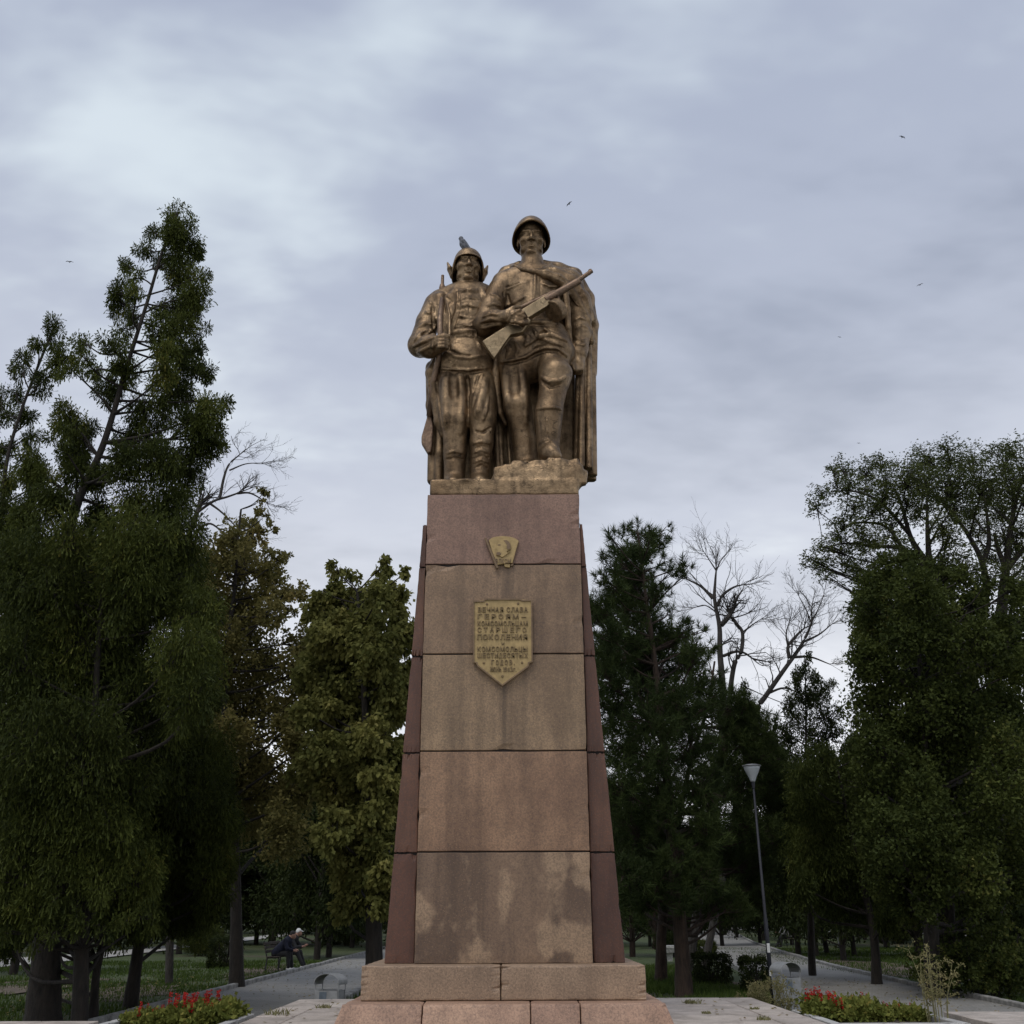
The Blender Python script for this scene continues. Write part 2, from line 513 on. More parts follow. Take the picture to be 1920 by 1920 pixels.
# ------------------------------------------------------------------ the two cast soldiers
def bronze_material(name, base, dark, worn):
    M = Mat(name)
    v = M.coord('Object')
    big = M.noise(v, 1.6, 5, 0.6, 0.4)
    mid = M.noise(v, 7.0, 5, 0.65)
    fine = M.noise(v, 42.0, 3, 0.6)
    streak = M.noise(M.coord('Object', scale=(9, 9, 0.9)), 1.0, 4, 0.6)
    col = M.mix(M.ramp(big, [(0.40, 0.0), (0.62, 1.0)]), base, worn)
    col = M.mix(M.ramp(mid, [(0.30, 0.75), (0.55, 0.0)]), col, dark)
    col = M.mix(M.ramp(streak, [(0.52, 0.0), (0.72, 0.6)]), col, dark)
    warp = M.n('ShaderNodeVectorMath', operation='ADD')
    nz = M.n('ShaderNodeTexNoise'); nz.inputs['Scale'].default_value = 3.0; M.l(v, nz.inputs['Vector'])
    M.l(v, warp.inputs[0]); M.l(nz.outputs['Color'], warp.inputs[1])
    crack = M.voronoi(warp.outputs[0], 3.4, 'DISTANCE_TO_EDGE')
    cr = M.ramp(crack, [(0.0, 0.0), (0.013, 1.0)])
    keep = M.ramp(M.noise(v, 1.9, 3), [(0.47, 1.0), (0.56, 0.0)])
    crk = M.mix(keep, cr, (1, 1, 1))
    col = M.mix(M.ramp(crk, [(0.0, 0.85), (1.0, 0.0)]), col, tuple(c * 0.35 for c in dark))
    M.color(col)
    M.l(M.ramp(mid, [(0.3, 0.52), (0.7, 0.35)]), M.b.inputs['Roughness'])
    M.set(Metallic=0.78)
    h = M.mix(0.35, M.mix(0.5, mid, fine), crk, 'MULTIPLY')
    M.bump(h, 0.55, 0.03)
    return M.m
BRONZE = bronze_material('bronze_paint', (0.165, 0.107, 0.058), (0.034, 0.022, 0.013), (0.30, 0.208, 0.120))
GUNMETAL = bronze_material('bronze_paint_dark', (0.19, 0.125, 0.085), (0.095, 0.066, 0.05), (0.24, 0.165, 0.11))
STOCK = bronze_material('bronze_paint_pale', (0.27, 0.20, 0.118), (0.16, 0.12, 0.07), (0.33, 0.25, 0.15))

def c(px, py, Y): return np.array(at(px, py, Y))
I3 = Matrix.Identity(3)

# ---- cast base with the rock step
S = Sculpt((-1.30, 12.9, 7.0), (1.30, 15.2, 8.4), 0.022)
BX0, BX1 = at(806, 900, 13.04).x, at(1085, 900, 13.04).x
z_base = at(940, 897, 13.04).z
S.box(((BX0 + BX1) / 2, 14.0, z_base - 0.12), ((BX1 - BX0) / 2, 0.95, 0.125), 0.03, 0.0)
rx0, rx1 = at(948, 880, 13.2).x, at(1078, 880, 13.2).x
z_rock = at(1020, 866, 13.12).z
S.box(((rx0 + rx1) / 2, 14.02, (z_rock + z_base) / 2 - 0.05), ((rx1 - rx0) / 2, 0.88, (z_rock - z_base) / 2 + 0.05), 0.13, 0.06)
rr = random.Random(4)
for i in range(34):
    x = rr.uniform(rx0 - 0.05, rx1); z = rr.uniform(z_base - 0.02, z_rock - 0.05)
    S.box((x, 13.15 + rr.uniform(-0.01, 0.03), z), (rr.uniform(.10, .22), .055, rr.uniform(.06, .11)), 0.02, 0.05, rot=Matrix.Rotation(rr.uniform(-.3, .3), 3, 'Y'))
S.cone(((rx0 + .06), 13.3, z_base + .08), (rx0 - .34, 13.32, z_base - .05), .16, .05, .1)
for i in range(16):
    x = rr.uniform(rx0 - .05, rx1 - .05); S.ell((x, 13.2 + rr.uniform(0, .3), z_rock - .03 + rr.uniform(-.03, .015)), (rr.uniform(.06, .13), rr.uniform(.06, .12), rr.uniform(.03, .06)), .03)
for i in range(10):
    x = rr.uniform(BX0 + .05, rx0 + .1)
    S.ell((x, 13.14 + rr.uniform(0, .3), z_base - 0.02), (rr.uniform(.08, .2), .12, rr.uniform(.015, .035)), 0.05)
for i in range(9):
    x = rr.uniform(rx0, rx1); z = rr.uniform(z_base, z_rock)
    S.cone((x, 13.10, z), (x + rr.uniform(-.16, .16), 13.12, z + rr.uniform(-.10, .10)), 0.016, 0.010, 0.012, True)
base_top = empty('statue_base', ((BX0 + BX1) / 2, 14.0, z_base - 0.25), 'gold brown cast base with rough rock step under the two statues', 'statue base')
S.build('cast_base', BRONZE, base_top)

# ================================================================== soldier A: helmet, cape, submachine gun
A = empty('soldier_statue', tuple(at(1005, 880, 14.0)), 'tall gold brown statue of helmeted soldier in a long cape holding a submachine gun', 'statue')
S = Sculpt((-0.75, 13.0, 7.3), (1.75, 14.75, 12.75), 0.0145)
sA = 0.0278
hA = c(996, 451, 13.93)
# legs
S.chain([c(962, 668, 13.98), c(970, 760, 13.86), c(984, 830, 13.96), c(990, 905, 13.98)], [.245, .205, .175, .175], .06)
S.chain([c(1034, 662, 13.92), c(1040, 712, 13.56)], [.255, .225], .06)
S.chain([c(1040, 712, 13.56), c(1030, 770, 13.52), c(1028, 832, 13.56)], [.22, .19, .165], .06)
# breeches bagging above the boot
S.ell(c(1043, 700, 13.58), (.245, .25, .20), .06)
# boot shaft, trim and foot
S.cone(c(1029, 776, 13.52), c(1028, 835, 13.56), .205, .165, .02)
S.chain([c(1029, 842, 13.52), c(1033, 850, 13.34), c(1041, 855, 13.22)], [.15, .13, .095], .05)
S.cone(c(1028, 862, 13.60), c(1028, 848, 13.55), .14, .15, .04)
S.chain([c(990, 878, 13.9), c(990, 885, 13.65)], [.16, .12], .05)
# torso and tunic
S.ell(c(1003, 562, 13.98), (.50, .34, .46), .1)
S.ell(c(1000, 535, 14.0), (.46, .29, .28), .12)
S.cone(c(998, 590, 13.98), c(998, 640, 13.97), .40, .415, .1, fy=1.22)
S.cone(c(990, 640, 13.97), c(985, 668, 13.95), .42, .455, .08, fy=1.25)
S.cone(c(1030, 640, 13.93), c(1042, 662, 13.80), .33, .30, .08)
S.cone(c(990, 514, 14.02), c(945, 532, 14.0), .20, .20, .12)
S.cone(c(1000, 514, 14.02), c(1068, 530, 14.02), .20, .22, .12)
# arm across the body (viewer's left)
S.chain([c(938, 545, 13.95), c(920, 580, 13.86), c(908, 610, 13.72)], [.20, .185, .175], .06)
S.chain([c(908, 610, 13.72), c(928, 600, 13.56), c(947, 595, 13.46)], [.175, .155, .105], .05)
# arm hanging (viewer's right)
S.chain([c(1074, 545, 14.03), c(1085, 590, 14.05), c(1090, 628, 14.02)], [.19, .175, .16], .06)
S.chain([c(1090, 628, 14.02), c(1087, 655, 13.95), c(1085, 672, 13.92)], [.15, .125, .105], .05)
S.cone(c(1086, 652, 13.94), c(1085, 664, 13.92), .135, .135, .012)          # cuff
S.ell(c(1085, 684, 13.90), (.095, .11, .12), .05)
for q, (x0, x1) in enumerate(((1077, 1079), (1082, 1083), (1088, 1087), (1093, 1091))):
    S.chain([c(x0, 682, 13.83 + .015 * q), c(x1, 694 - (1.5 if q == 3 else 0), 13.80 + .01 * q), c(x1, 700 - 2 * (q == 3), 13.88), c(x1, 694, 13.96)], [.030, .029, .027, .024], .008)
S.chain([c(1077, 676, 13.84), c(1074, 685, 13.80), c(1077, 693, 13.78)], [.036, .032, .026], .015)
S.chain([c(944, 594, 13.42), c(958, 593, 13.33), c(967, 594, 13.31)], [.10, .095, .085], .04, fy=1.2)
for (kx, ky, mx, my, tx, ty) in ((968, 584, 981, 587, 987, 594), (969, 590, 983, 594, 988, 601), (968, 597, 981, 601, 985, 607), (966, 603, 977, 607, 981, 612)):
    S.chain([c(kx - 6, ky + 1, 13.30), c(kx, ky, 13.265), c(mx, my, 13.27), c(tx, ty, 13.36)], [.036, .035, .031, .026], .008)
S.chain([c(950, 585, 13.33), c(962, 578, 13.32), c(975, 576, 13.36)], [.042, .036, .028], .015)
S.chain([c(934, 590, 13.5), c(936, 600, 13.46), c(938, 608, 13.48)], [.05, .055, .05], .02)
# neck, head, collar
sculpt_head(S, hA, sA, Matrix.Rotation(math.radians(13), 3, 'X'))
S.cone(c(998, 503, 13.97), c(998, 492, 13.97), .20, .185, .03)
# ---- cloth drawn on the surface: plackets, pockets, belt, folds
def folds(S, lines, **kw):
    for pts, r, lift in lines:
        S.draw(pts, abs(r), lift, 0.015 if r > 0 else 0.011, r < 0, **kw)
folds(S, [
    ([(1003, 512), (1003, 540), (1001, 560)], .030, -.005), ([(990, 514), (990, 556)], -.016, .004), ([(1014, 516), (1013, 558)], -.016, .004),
    ([(944, 542), (960, 534), (985, 529)], -.018, .004), ([(943, 543), (958, 541), (975, 533), (984, 530)], .020, .0), ([(944, 545), (945, 556)], -.016, .0),
    ([(1015, 531), (1030, 538), (1050, 537)], .022, .0), ([(1016, 534), (1030, 542), (1050, 541)], -.016, .004),
    ([(978, 606), (1000, 603), (1040, 606)], .050, -.01), ([(975, 612), (1000, 609), (1040, 612)], -.018, .0), ([(975, 600), (1000, 597), (1036, 600)], -.016, .0),
    ([(950, 575), (968, 566), (985, 556)], .028, .0), ([(960, 590), (985, 575), (1000, 560)], .026, .0), ([(975, 590), (995, 580)], .02, .0),
    ([(950, 600), (955, 570), (950, 550)], -.03, .0),
    ([(975, 620), (990, 632), (985, 650)], .035, .0), ([(1000, 618), (1010, 632), (1030, 640)], .035, .0), ([(1020, 615), (1028, 625), (1050, 632)], .030, .0),
    ([(985, 648), (1008, 632), (1035, 628), (1062, 640)], .045, .0), ([(990, 640), (1010, 624), (1035, 621)], -.028, .0), ([(1000, 655), (1025, 645), (1055, 652)], -.03, .0),
    ([(938, 679), (960, 676), (985, 670), (1003, 659), (1022, 653), (1045, 654), (1063, 667)], .032, .0), ([(938, 684), (962, 681), (987, 675), (1005, 664), (1024, 658), (1045, 659), (1062, 672)], -.028, .005),
    ([(945, 640), (955, 655), (950, 672)], .03, .0), ([(965, 640), (972, 655), (966, 670)], .03, .0), ([(950, 625), (972, 618)], -.02, .0),
    # sleeves
    ([(905, 595), (918, 588), (932, 590)], .028, .0), ([(902, 604), (920, 598), (938, 601)], .026, .0), ([(904, 616), (920, 612), (936, 608)], .026, .0),
    ([(912, 575), (926, 570), (938, 575)], .025, .0), ([(921, 552), (932, 556), (940, 566)], .022, .0), ([(905, 608), (925, 605)], -.02, .0), ([(910, 590), (925, 580)], -.02, .0),
    ([(1078, 600), (1088, 596), (1100, 600)], .02, .0), ([(1078, 618), (1090, 610), (1102, 615)], .022, .0), ([(1078, 632), (1090, 640), (1100, 636)], .022, .0), ([(1080, 645), (1092, 648), (1100, 644)], .022, .0),
    # breeches and boots
    ([(1014, 706), (1030, 716), (1050, 714), (1064, 704)], .03, .0), ([(1016, 716), (1032, 726), (1050, 722)], -.026, .0),
    ([(1006, 768), (1020, 765), (1040, 764), (1053, 768)], .022, .0), ([(1025, 772), (1026, 800), (1027, 824)], .016, -.004),
    ([(1012, 830), (1028, 824), (1045, 838)], .02, .0), ([(1010, 845), (1020, 838)], -.016, .0),
    
    ([(985, 700), (990, 745), (988, 790)], -.03, .0),
    
])
for pts, r in (([(948, 690), (950, 735), (958, 785)], .05), ([(976, 688), (982, 735), (986, 790)], .045)): S.draw(pts, r, -.015, .07)
S.draw([(963, 694), (966, 740)], .04, .02, .07, True)
A_body = S.build('figure', BRONZE, A)

# ---- cape
S = Sculpt((-0.55, 13.2, 7.0), (1.78, 15.0, 12.1), 0.0185)
def sheet(pts_top, pts_bot, r0, r1, k=.06):
    for a, b in zip(pts_top, pts_bot): S.cone(a, b, r0, r1, k)
S.chain([c(975, 503, 14.12), c(950, 514, 14.12), c(936, 528, 14.12)], [.12, .12, .11], .06)
S.chain([c(1018, 502, 14.05), c(1045, 510, 14.08), c(1076, 517, 14.12)], [.13, .15, .13], .06)
S.chain([c(960, 500, 14.05), c(966, 500, 13.88), c(980, 505, 13.74), c(1000, 509, 13.66)], [.05, .04, .036, .034], .03)
S.chain([c(1038, 498, 14.05), c(1030, 500, 13.88), c(1016, 505, 13.74), c(1002, 509, 13.66)], [.055, .045, .038, .034], .03)
S.chain([c(1003, 509, 13.68), c(1022, 515, 13.68), c(1046, 524, 13.72), c(1066, 540, 13.80)], [.045, .075, .085, .08], .04)
S.chain([c(1066, 540, 13.80), c(1090, 575, 13.92), c(1100, 600, 13.96), c(1108, 640, 14.05)], [.08, .07, .06, .06], .05)
S.chain([c(1040, 514, 13.86), c(1070, 530, 13.92), c(1092, 560, 13.98), c(1108, 600, 14.08)], [.12, .13, .11, .09], .08)
S.chain([c(1076, 520, 14.1), c(1100, 560, 14.15), c(1110, 610, 14.2), c(1109, 700, 14.25)], [.14, .12, .10, .09], .06)
# inner edge falling from the chest past the arm
S.chain([c(1060, 540, 13.74), c(1064, 580, 13.76), c(1066, 615, 13.78), c(1070, 650, 13.86)], [.05, .05, .045, .04], .03)
# fluted fall beside the leg and behind the figure
zb = at(1100, 884, 14.0).z
def fall(px_top, py_top, px_bot, Y0, Y1, r0, r1):
    b = at(px_bot, 880, Y1); S.cone(c(px_top, py_top, Y0), (b.x, Y1, zb), r0, r1, .012)
for (a, y, b, Y0, Y1, r0, r1) in ((1084, 690, 1081, 14.02, 13.88, .045, .05), (1091, 670, 1090, 14.04, 13.80, .045, .055), (1097, 640, 1097.5, 14.10, 13.92, .045, .045), (1104, 640, 1105, 14.10, 13.86, .05, .055), (1110, 640, 1111, 14.24, 14.12, .06, .07), (1104, 640, 1108, 14.36, 14.30, .07, .08), (1090, 620, 1092, 14.42, 14.40, .08, .08), (1068, 620, 1066, 14.42, 14.42, .09, .09)):
    fall(a, y, b, Y0, Y1, r0, r1)
zc = at(1000, 905, 14.3).z
for i, px in enumerate(range(925, 1070, 14)):
    b = at(px, 900, 14.40); S.cone(c(px + (0 if px > 950 else 8), 560 if 945 < px else 640, 14.36), (b.x, 14.40 + .04 * (i % 2), zc), .10, .085 + .02 * (i % 2), .04)
# left edge of the cape hanging beside the leg
S.chain([c(932, 668, 13.92), c(929, 700, 13.94), c(932, 740, 13.95), c(938, 775, 13.95), c(948, 795, 14.0)], [.05, .07, .065, .055, .04], .04)
S.chain([c(938, 690, 14.05), c(936, 760, 14.12), c(938, 830, 14.15), c(942, 895, 14.15)], [.06, .05, .05, .045], .04)
S.chain([c(952, 800, 14.2), c(955, 850, 14.2), c(958, 890, 14.2)], [.04, .035, .03], .02)
# hem cut off level
S.box((1.2, 14.2, zb - .35), (1.2, 1.2, .35 - 0.02), 0.0, 0.0, True)
folds(S, [([(1020, 508), (1045, 517), (1070, 533)], -.02, .0), ([(1072, 530), (1090, 556), (1104, 590)], -.022, .0), ([(1066, 548), (1084, 575), (1096, 606)], .022, .0),
          ([(1084, 530), (1100, 560), (1110, 600)], .02, .0), ([(1100, 620), (1106, 660)], -.02, .0), ([(948, 512), (940, 524)], -.02, .0)])
S.build('cape', BRONZE, A)

# ---- helmet: a thin domed shell with a flared rim
def shell(name, centre, rings, mat, parent, thick, seg=40, rot=I3, rim=None):
    """rings: (radius_x, radius_y, z) from the crown to the rim, as a closed shell of that thickness; rim(a) lowers the rim by angle"""
    bm = bmesh.new()
    layers = []
    for inner in (0, 1):
        for i, (rx, ry, z) in enumerate(rings if not inner else rings[::-1]):
            u = (i if not inner else len(rings) - 1 - i) / (len(rings) - 1)
            t = thick if inner else 0
            row = []
            for j in range(seg):
                a = 2 * math.pi * j / seg
                dz = (rim(a) if rim else 0) * u ** 3
                row.append(bm.verts.new(Vector(centre) + rot @ Vector(((rx - t) * math.cos(a), (ry - t) * math.sin(a), z - t * (1 - u) + dz))))
            layers.append(row)
    for i in range(len(layers) - 1):
        for j in range(seg):
            k = (j + 1) % seg
            bm.faces.new((layers[i][j], layers[i][k], layers[i + 1][k], layers[i + 1][j]))
    bm.faces.new(layers[0]); bm.faces.new(layers[-1][::-1])
    return bm_obj(name, bm, mat, parent, smooth=True)
prof = []
for i in range(12):
    u = i / 11
    a = u * math.pi / 2
    r = math.sin(a) ** 0.9 if i else 0.04
    prof.append((10.7 * r * sA * (1 + .06 * max(0, u - .75) * 4), 13.2 * r * sA * (1 + .05 * max(0, u - .75) * 4), (12.6 * math.cos(a)) * sA))
helmet = shell('helmet', Vector(hA) + Vector((0, 0.02, 0.05)), prof, BRONZE, A, 0.024, rot=Matrix.Rotation(math.radians(-14), 3, 'X'),
               rim=lambda a: -2.4 * sA * abs(math.cos(a)) ** 1.5)

# ---- submachine gun: stock, receiver, jacket, muzzle, drum
def plate(name, pix, Y, thick, mat, parent, bevel=0.02, seg=2):
    """flat-sided casting: outline in pixels, each corner at depth Y(px), pushed back by thick"""
    bm = bmesh.new()
    f = Y if callable(Y) else (lambda x: Y)
    bm_prism(bm, [at(x, y, f(x)) for x, y in pix], (0, thick, 0))
    return bm_obj(name, bm, mat, parent, bevel=bevel, seg=seg)
gY = lambda x: 13.39 + (x - 906) * 0.0003
gun = plate('submachine_gun', [(904, 639), (955, 607), (976, 612), (984, 604), (990, 594), (996, 600), (980, 622), (971, 624), (956, 625), (927, 671), (922, 664)], gY, .11, STOCK, A, 0.016)
plate('receiver', [(972, 596), (979, 579), (1029, 549), (1032, 569), (1024, 574), (995, 592), (984, 600)], lambda x: gY(x) + .01, .12, STOCK, gun, .014)
def rod(name, a, b, r0, r1, mat, parent, sides=14):
    bm = bmesh.new(); bm_tube(bm, [a, b], [r0, r1], sides); return bm_obj(name, bm, mat, parent, smooth=False, bevel=0.006)
gm = lambda x, y: at(x, y, gY(x) + .05)
rod('bolt_cover', gm(976, 576.5), gm(1040, 546.5), .028, .028, GUNMETAL, gun)
rod('barrel_jacket', gm(1022, 563), gm(1086, 526.5), .058, .056, GUNMETAL, gun)
rod('barrel', gm(1085, 525), gm(1110, 508), .036, .034, GUNMETAL, gun)
plate('front_sight', [(1100, 512), (1104, 504), (1109, 503), (1111, 508), (1106, 513)], lambda x: gY(x) + .02, .06, GUNMETAL, gun, .008, 1)
drum_axis = (gm(1056, 592) - gm(1036, 572))
gdir = (gm(1087, 524) - gm(982, 583)).normalized()
dc = at(1042, 582, gY(1041) + 0.10)
gdir = (gdir + Vector((0.12, 0.55, 0.35))).normalized()
bm = bmesh.new(); bm_tube(bm, [dc - gdir * .07, dc + gdir * .07], [.175, .175], 28)
bm_obj('drum_magazine', bm, BRONZE, gun, bevel=.018, seg=2)
bm = bmesh.new(); bm_tube(bm, [gm(1046, 556), gm(1052, 572), gm(1042, 576)], [.022] * 3, 8); bm_obj('trigger_guard', bm, GUNMETAL, gun, smooth=True)

# ================================================================== soldier B: pointed cloth cap, open jacket, slung rifle
B = empty('soldier_statue', tuple(at(872, 890, 14.05)), 'shorter gold brown statue of a soldier in cloth cap and open jacket with slung rifle', 'statue')
S = Sculpt((-1.75, 13.15, 7.2), (-0.05, 14.85, 12.2), 0.0145)
sB = 0.0272
hB = c(877, 500, 14.0)
RB = Matrix.Rotation(math.radians(8), 3, 'Z') @ Matrix.Rotation(math.radians(10), 3, 'X')
# legs
S.chain([c(850, 700, 14.02), c(853, 790, 13.86), c(853, 850, 13.90), c(852, 915, 13.92)], [.235, .20, .165, .155], .06)
S.chain([c(897, 700, 14.02), c(905, 785, 13.80), c(903, 830, 13.84), c(899, 910, 13.86)], [.225, .20, .165, .14], .06)
S.ell(c(847, 750, 13.94), (.20, .21, .50), .14); S.ell(c(904, 752, 13.90), (.195, .2, .46), .14)
S.chain([c(852, 905, 13.86), c(850, 908, 13.62)], [.14, .11], .05); S.chain([c(899, 902, 13.82), c(900, 905, 13.58)], [.14, .11], .05)
# torso
S.ell(c(878, 588, 14.05), (.43, .33, .45), .1)
S.ell(c(880, 555, 14.08), (.42, .27, .22), .1)
S.cone(c(878, 610, 14.05), c(876, 640, 14.04), .355, .37, .08, fy=1.15)
S.cone(c(876, 640, 14.04), c(873, 682, 14.0), .38, .435, .06, fy=1.15)
S.cone(c(870, 548, 14.12), c(826, 562, 14.1), .17, .17, .1); S.cone(c(885, 548, 14.12), c(925, 565, 14.12), .17, .17, .1)
S.ell(c(925, 625, 14.12), (.21, .22, .55), .08)        # far arm, mostly behind the other figure
# viewer-left arm, thick sleeve
S.chain([c(818, 572, 14.06), c(803, 605, 13.98), c(788, 646, 13.86)], [.195, .185, .185], .06)
S.chain([c(788, 648, 13.86), c(805, 650, 13.68), c(824, 645, 13.57)], [.185, .17, .135], .06)
S.ell(c(827, 643, 13.54), (.115, .10, .12), .04)
for q, y in enumerate((632, 638.5, 645, 651)):
    S.chain([c(822, y, 13.45), c(832, y - .5, 13.425), c(840 - (q == 3) * 2, y + 1.5, 13.46), c(841 - (q == 3) * 2, y + 3, 13.55)], [.033, .033, .030, .025], .007)
S.chain([c(822, 633, 13.46), c(832, 628, 13.44), c(842, 630, 13.44)], [.038, .034, .027], .012)
S.chain([c(812, 632, 13.62), c(814, 644, 13.58), c(813, 656, 13.62)], [.06, .07, .06], .02)
# jacket fronts, open
S.chain([c(857, 541, 13.88), c(845, 560, 13.80), c(846, 590, 13.78), c(839, 620, 13.80)], [.05, .095, .085, .05], .03, fy=1.6)
S.chain([c(826, 560, 13.94), c(829, 600, 13.84), c(832, 630, 13.80)], [.10, .09, .07], .05)
S.chain([c(900, 543, 13.9), c(911, 560, 13.82), c(917, 590, 13.84), c(914, 620, 13.86)], [.05, .06, .06, .05], .03)
# coat skirts behind
S.chain([c(822, 672, 13.98), c(814, 700, 14.02), c(818, 740, 14.0), c(824, 790, 14.0), c(830, 815, 14.02)], [.08, .13, .11, .08, .05], .05)
S.chain([c(812, 690, 14.15), c(810, 760, 14.22), c(812, 830, 14.25), c(812, 900, 14.25)], [.12, .09, .08, .09], .05)
S.chain([c(826, 800, 14.15), c(824, 850, 14.15), c(822, 905, 14.15)], [.07, .07, .07], .04)
for i, px in enumerate((818, 834, 850, 866, 882, 898, 914, 926)):
    S.chain([c(px, 680, 14.30), c(px, 900, 14.36 + .04 * (i % 2))], [.10, .09], .03)
S.chain([c(925, 690, 14.1), c(931, 780, 14.14), c(934, 890, 14.16)], [.07, .05, .05], .03)
# head and collar
sculpt_head(S, hB, sB, RB)
S.cone(c(876, 545, 14.04), c(876, 536, 14.04), .185, .165, .02)
S.chain([c(858, 541, 13.92), c(866, 548, 13.80), c(872, 545, 13.76)], [.05, .05, .035], .02); S.chain([c(897, 541, 13.92), c(890, 548, 13.80), c(881, 545, 13.76)], [.05, .05, .035], .02)
folds(S, [
    ([(858, 566), (876, 560), (904, 564)], -.013, .003), ([(856, 576), (876, 571), (905, 578)], .016, -.003), ([(855, 581), (876, 576), (905, 583)], -.014, .003),
    ([(853, 601), (864, 597), (880, 602), (904, 599)], -.014, .003), ([(853, 596), (862, 592), (880, 597), (906, 594)], .016, -.003),
    ([(849, 611), (862, 606), (880, 613), (900, 606)], .016, -.002), ([(880, 566), (880, 592)], -.012, .003), ([(868, 600), (884, 604), (893, 598)], .012, .0),
    ([(858, 546), (856, 580), (847, 610), (841, 630)], -.022, .002), ([(862, 546), (861, 580), (851, 612), (845, 632)], -.016, .0), ([(836, 556), (848, 566), (838, 572)], -.016, .0),
    ([(846, 625), (875, 622), (898, 624)], .055, -.018), ([(845, 617), (875, 614), (898, 615)], -.016, .0), ([(846, 633), (875, 631), (898, 633)], -.018, .0),
    ([(875, 619), (875, 631), (893, 631), (893, 619), (875, 619)], .016, .004), ([(884, 620), (884, 630)], .012, .0),
    ([(836, 661), (855, 669), (880, 672), (910, 666)], .024, .0), ([(840, 656), (860, 664), (885, 667)], -.02, .0),
    ([(827, 690), (850, 693), (880, 694), (918, 688)], .028, .0), ([(827, 696), (850, 698), (880, 699), (918, 694)], -.028, .006),
    ([(850, 640), (846, 655)], .022, .0), ([(895, 640), (903, 655)], .022, .0), ([(842, 676), (848, 686), (856, 676)], .018, .0),
    # sleeve folds
    ([(785, 615), (798, 606), (812, 610)], .03, .0), ([(776, 640), (790, 625), (808, 622), (815, 612)], .032, .0), ([(774, 650), (795, 640), (818, 632)], .028, .0), ([(782, 662), (800, 652), (815, 648)], .026, .0),
    ([(790, 630), (806, 618)], -.024, .0), ([(782, 652), (802, 643)], -.022, .0), ([(798, 585), (810, 590), (820, 600)], .026, .0), ([(805, 565), (815, 575)], .02, .0), ([(810, 665), (812, 640)], .024, .0),
    ([(811, 570), (812, 600), (814, 628)], -.03, .0), 
    # trousers
    ([(866, 700), (872, 750), (876, 800)], .03, .0), ([(876, 704), (880, 740)], -.03, .0),
    ([(905, 702), (894, 730), (886, 765)], .032, .0), ([(896, 705), (888, 735)], -.026, .0), ([(916, 740), (912, 770), (905, 790)], .024, .0),
    ([(890, 808), (905, 812), (920, 802)], -.022, .0), 
    # wound puttees
    ([(886, 832), (903, 828), (920, 832)], .018, .0), ([(886, 842), (904, 836), (920, 842)], -.014, .0), ([(886, 850), (903, 844), (918, 850)], .018, .0), ([(886, 860), (903, 854), (918, 860)], -.014, .0),
    ([(887, 868), (902, 862), (917, 868)], .018, .0), ([(887, 878), (902, 872), (916, 878)], -.014, .0), ([(836, 850), (852, 846), (868, 850)], .016, .0), ([(836, 862), (852, 858), (868, 862)], -.014, .0),
    ([(816, 700), (822, 745), (830, 800)], -.03, .0), ([(805, 715), (806, 760)], -.026, .0),
])
for pts, r in (([(838, 702), (836, 750), (838, 800)], .05), ([(861, 704), (866, 760), (862, 810)], .045), ([(911, 712), (903, 745), (894, 778)], .045)): S.draw(pts, r, -.015, .07)
S.draw([(850, 702), (852, 745)], .04, .02, .07, True)
S.build('figure', BRONZE, B)

# ---- pointed cloth cap with turned-up ear flaps and low brim
RC = Matrix.Rotation(math.radians(8), 3, 'Z') @ Matrix.Rotation(math.radians(-4), 3, 'X')
capc = Vector(hB) + Vector((0, 0.02, 0.055))
prof = []
for i in range(14):
    u = i / 13
    a = u * math.pi / 2
    r = math.sin(a) if i else 0.05
    z = 8.8 * math.cos(a) + 2.6 * max(0.0, 1 - u * 3.2) ** 2
    prof.append((8.9 * r * sB, 11.4 * r * sB, z * sB))
for u in (0.2, 0.4, 0.6, 0.8, 1.0):
    prof.append(((8.9 + 0.9 * math.sin(u * 2.2)) * sB, (11.4 + 0.5 * u) * sB, -1.4 * u * sB))
def cap_rim(a):
    w = min(1.0, max(0.0, (math.sin(a) + 0.72) / 0.9)); w = w * w * (3 - 2 * w)
    return -9.0 * sB * w
cap = shell('cloth_cap', capc, prof, BRONZE, B, 0.022, rot=RC, rim=cap_rim)
def capP(x, y, z): return capc + RC @ Vector((x * sB, y * sB, z * sB))
for sx in (-1, 1):
    S = Sculpt(np.array(capP(sx * 11, 0, -2)) - .55, np.array(capP(sx * 11, 0, -2)) + .55, 0.011)
    S.chain([capP(sx * 9.4, 2.5, -8.0), capP(sx * 10.6, 1.5, -3.5), capP(sx * 12.0, 1.0, 0.6)], [.028, .042, .016], .02, fy=0.5)
    S.cone(capP(sx * 9.2, 1.5, -4.5), capP(sx * 10.4, 1.5, -2.6), .03, .03, .02)
    S.build('ear_flap', BRONZE, cap)
# ---- slung rifle: barrel above the shoulder, butt hanging behind the hip
rf = lambda x, y, Y: at(x, y, Y)
bm = bmesh.new(); bm_tube(bm, [rf(830, 548, 14.02), rf(829.5, 540, 14.02), rf(829, 533, 14.02)], [.052, .058, .036], 10)
rifle = bm_obj('rifle', bm, GUNMETAL, B, bevel=.008)
rod('barrel', rf(829.3, 541, 14.02), rf(830, 516, 14.02), .030, .026, GUNMETAL, rifle, 10)
plate('butt', [(802, 776), (809, 778), (813, 800), (809, 846), (802, 850), (790, 830), (790, 818)], 14.08, .10, GUNMETAL, rifle, .02)
bm = bmesh.new(); bm_tube(bm, [rf(829, 560, 13.84), rf(825, 600, 13.70), rf(826, 636, 13.60), rf(822, 672, 13.80), rf(812, 720, 13.95), rf(806, 780, 14.08)], [.040, .045, .048, .045, .05, .055], 10)
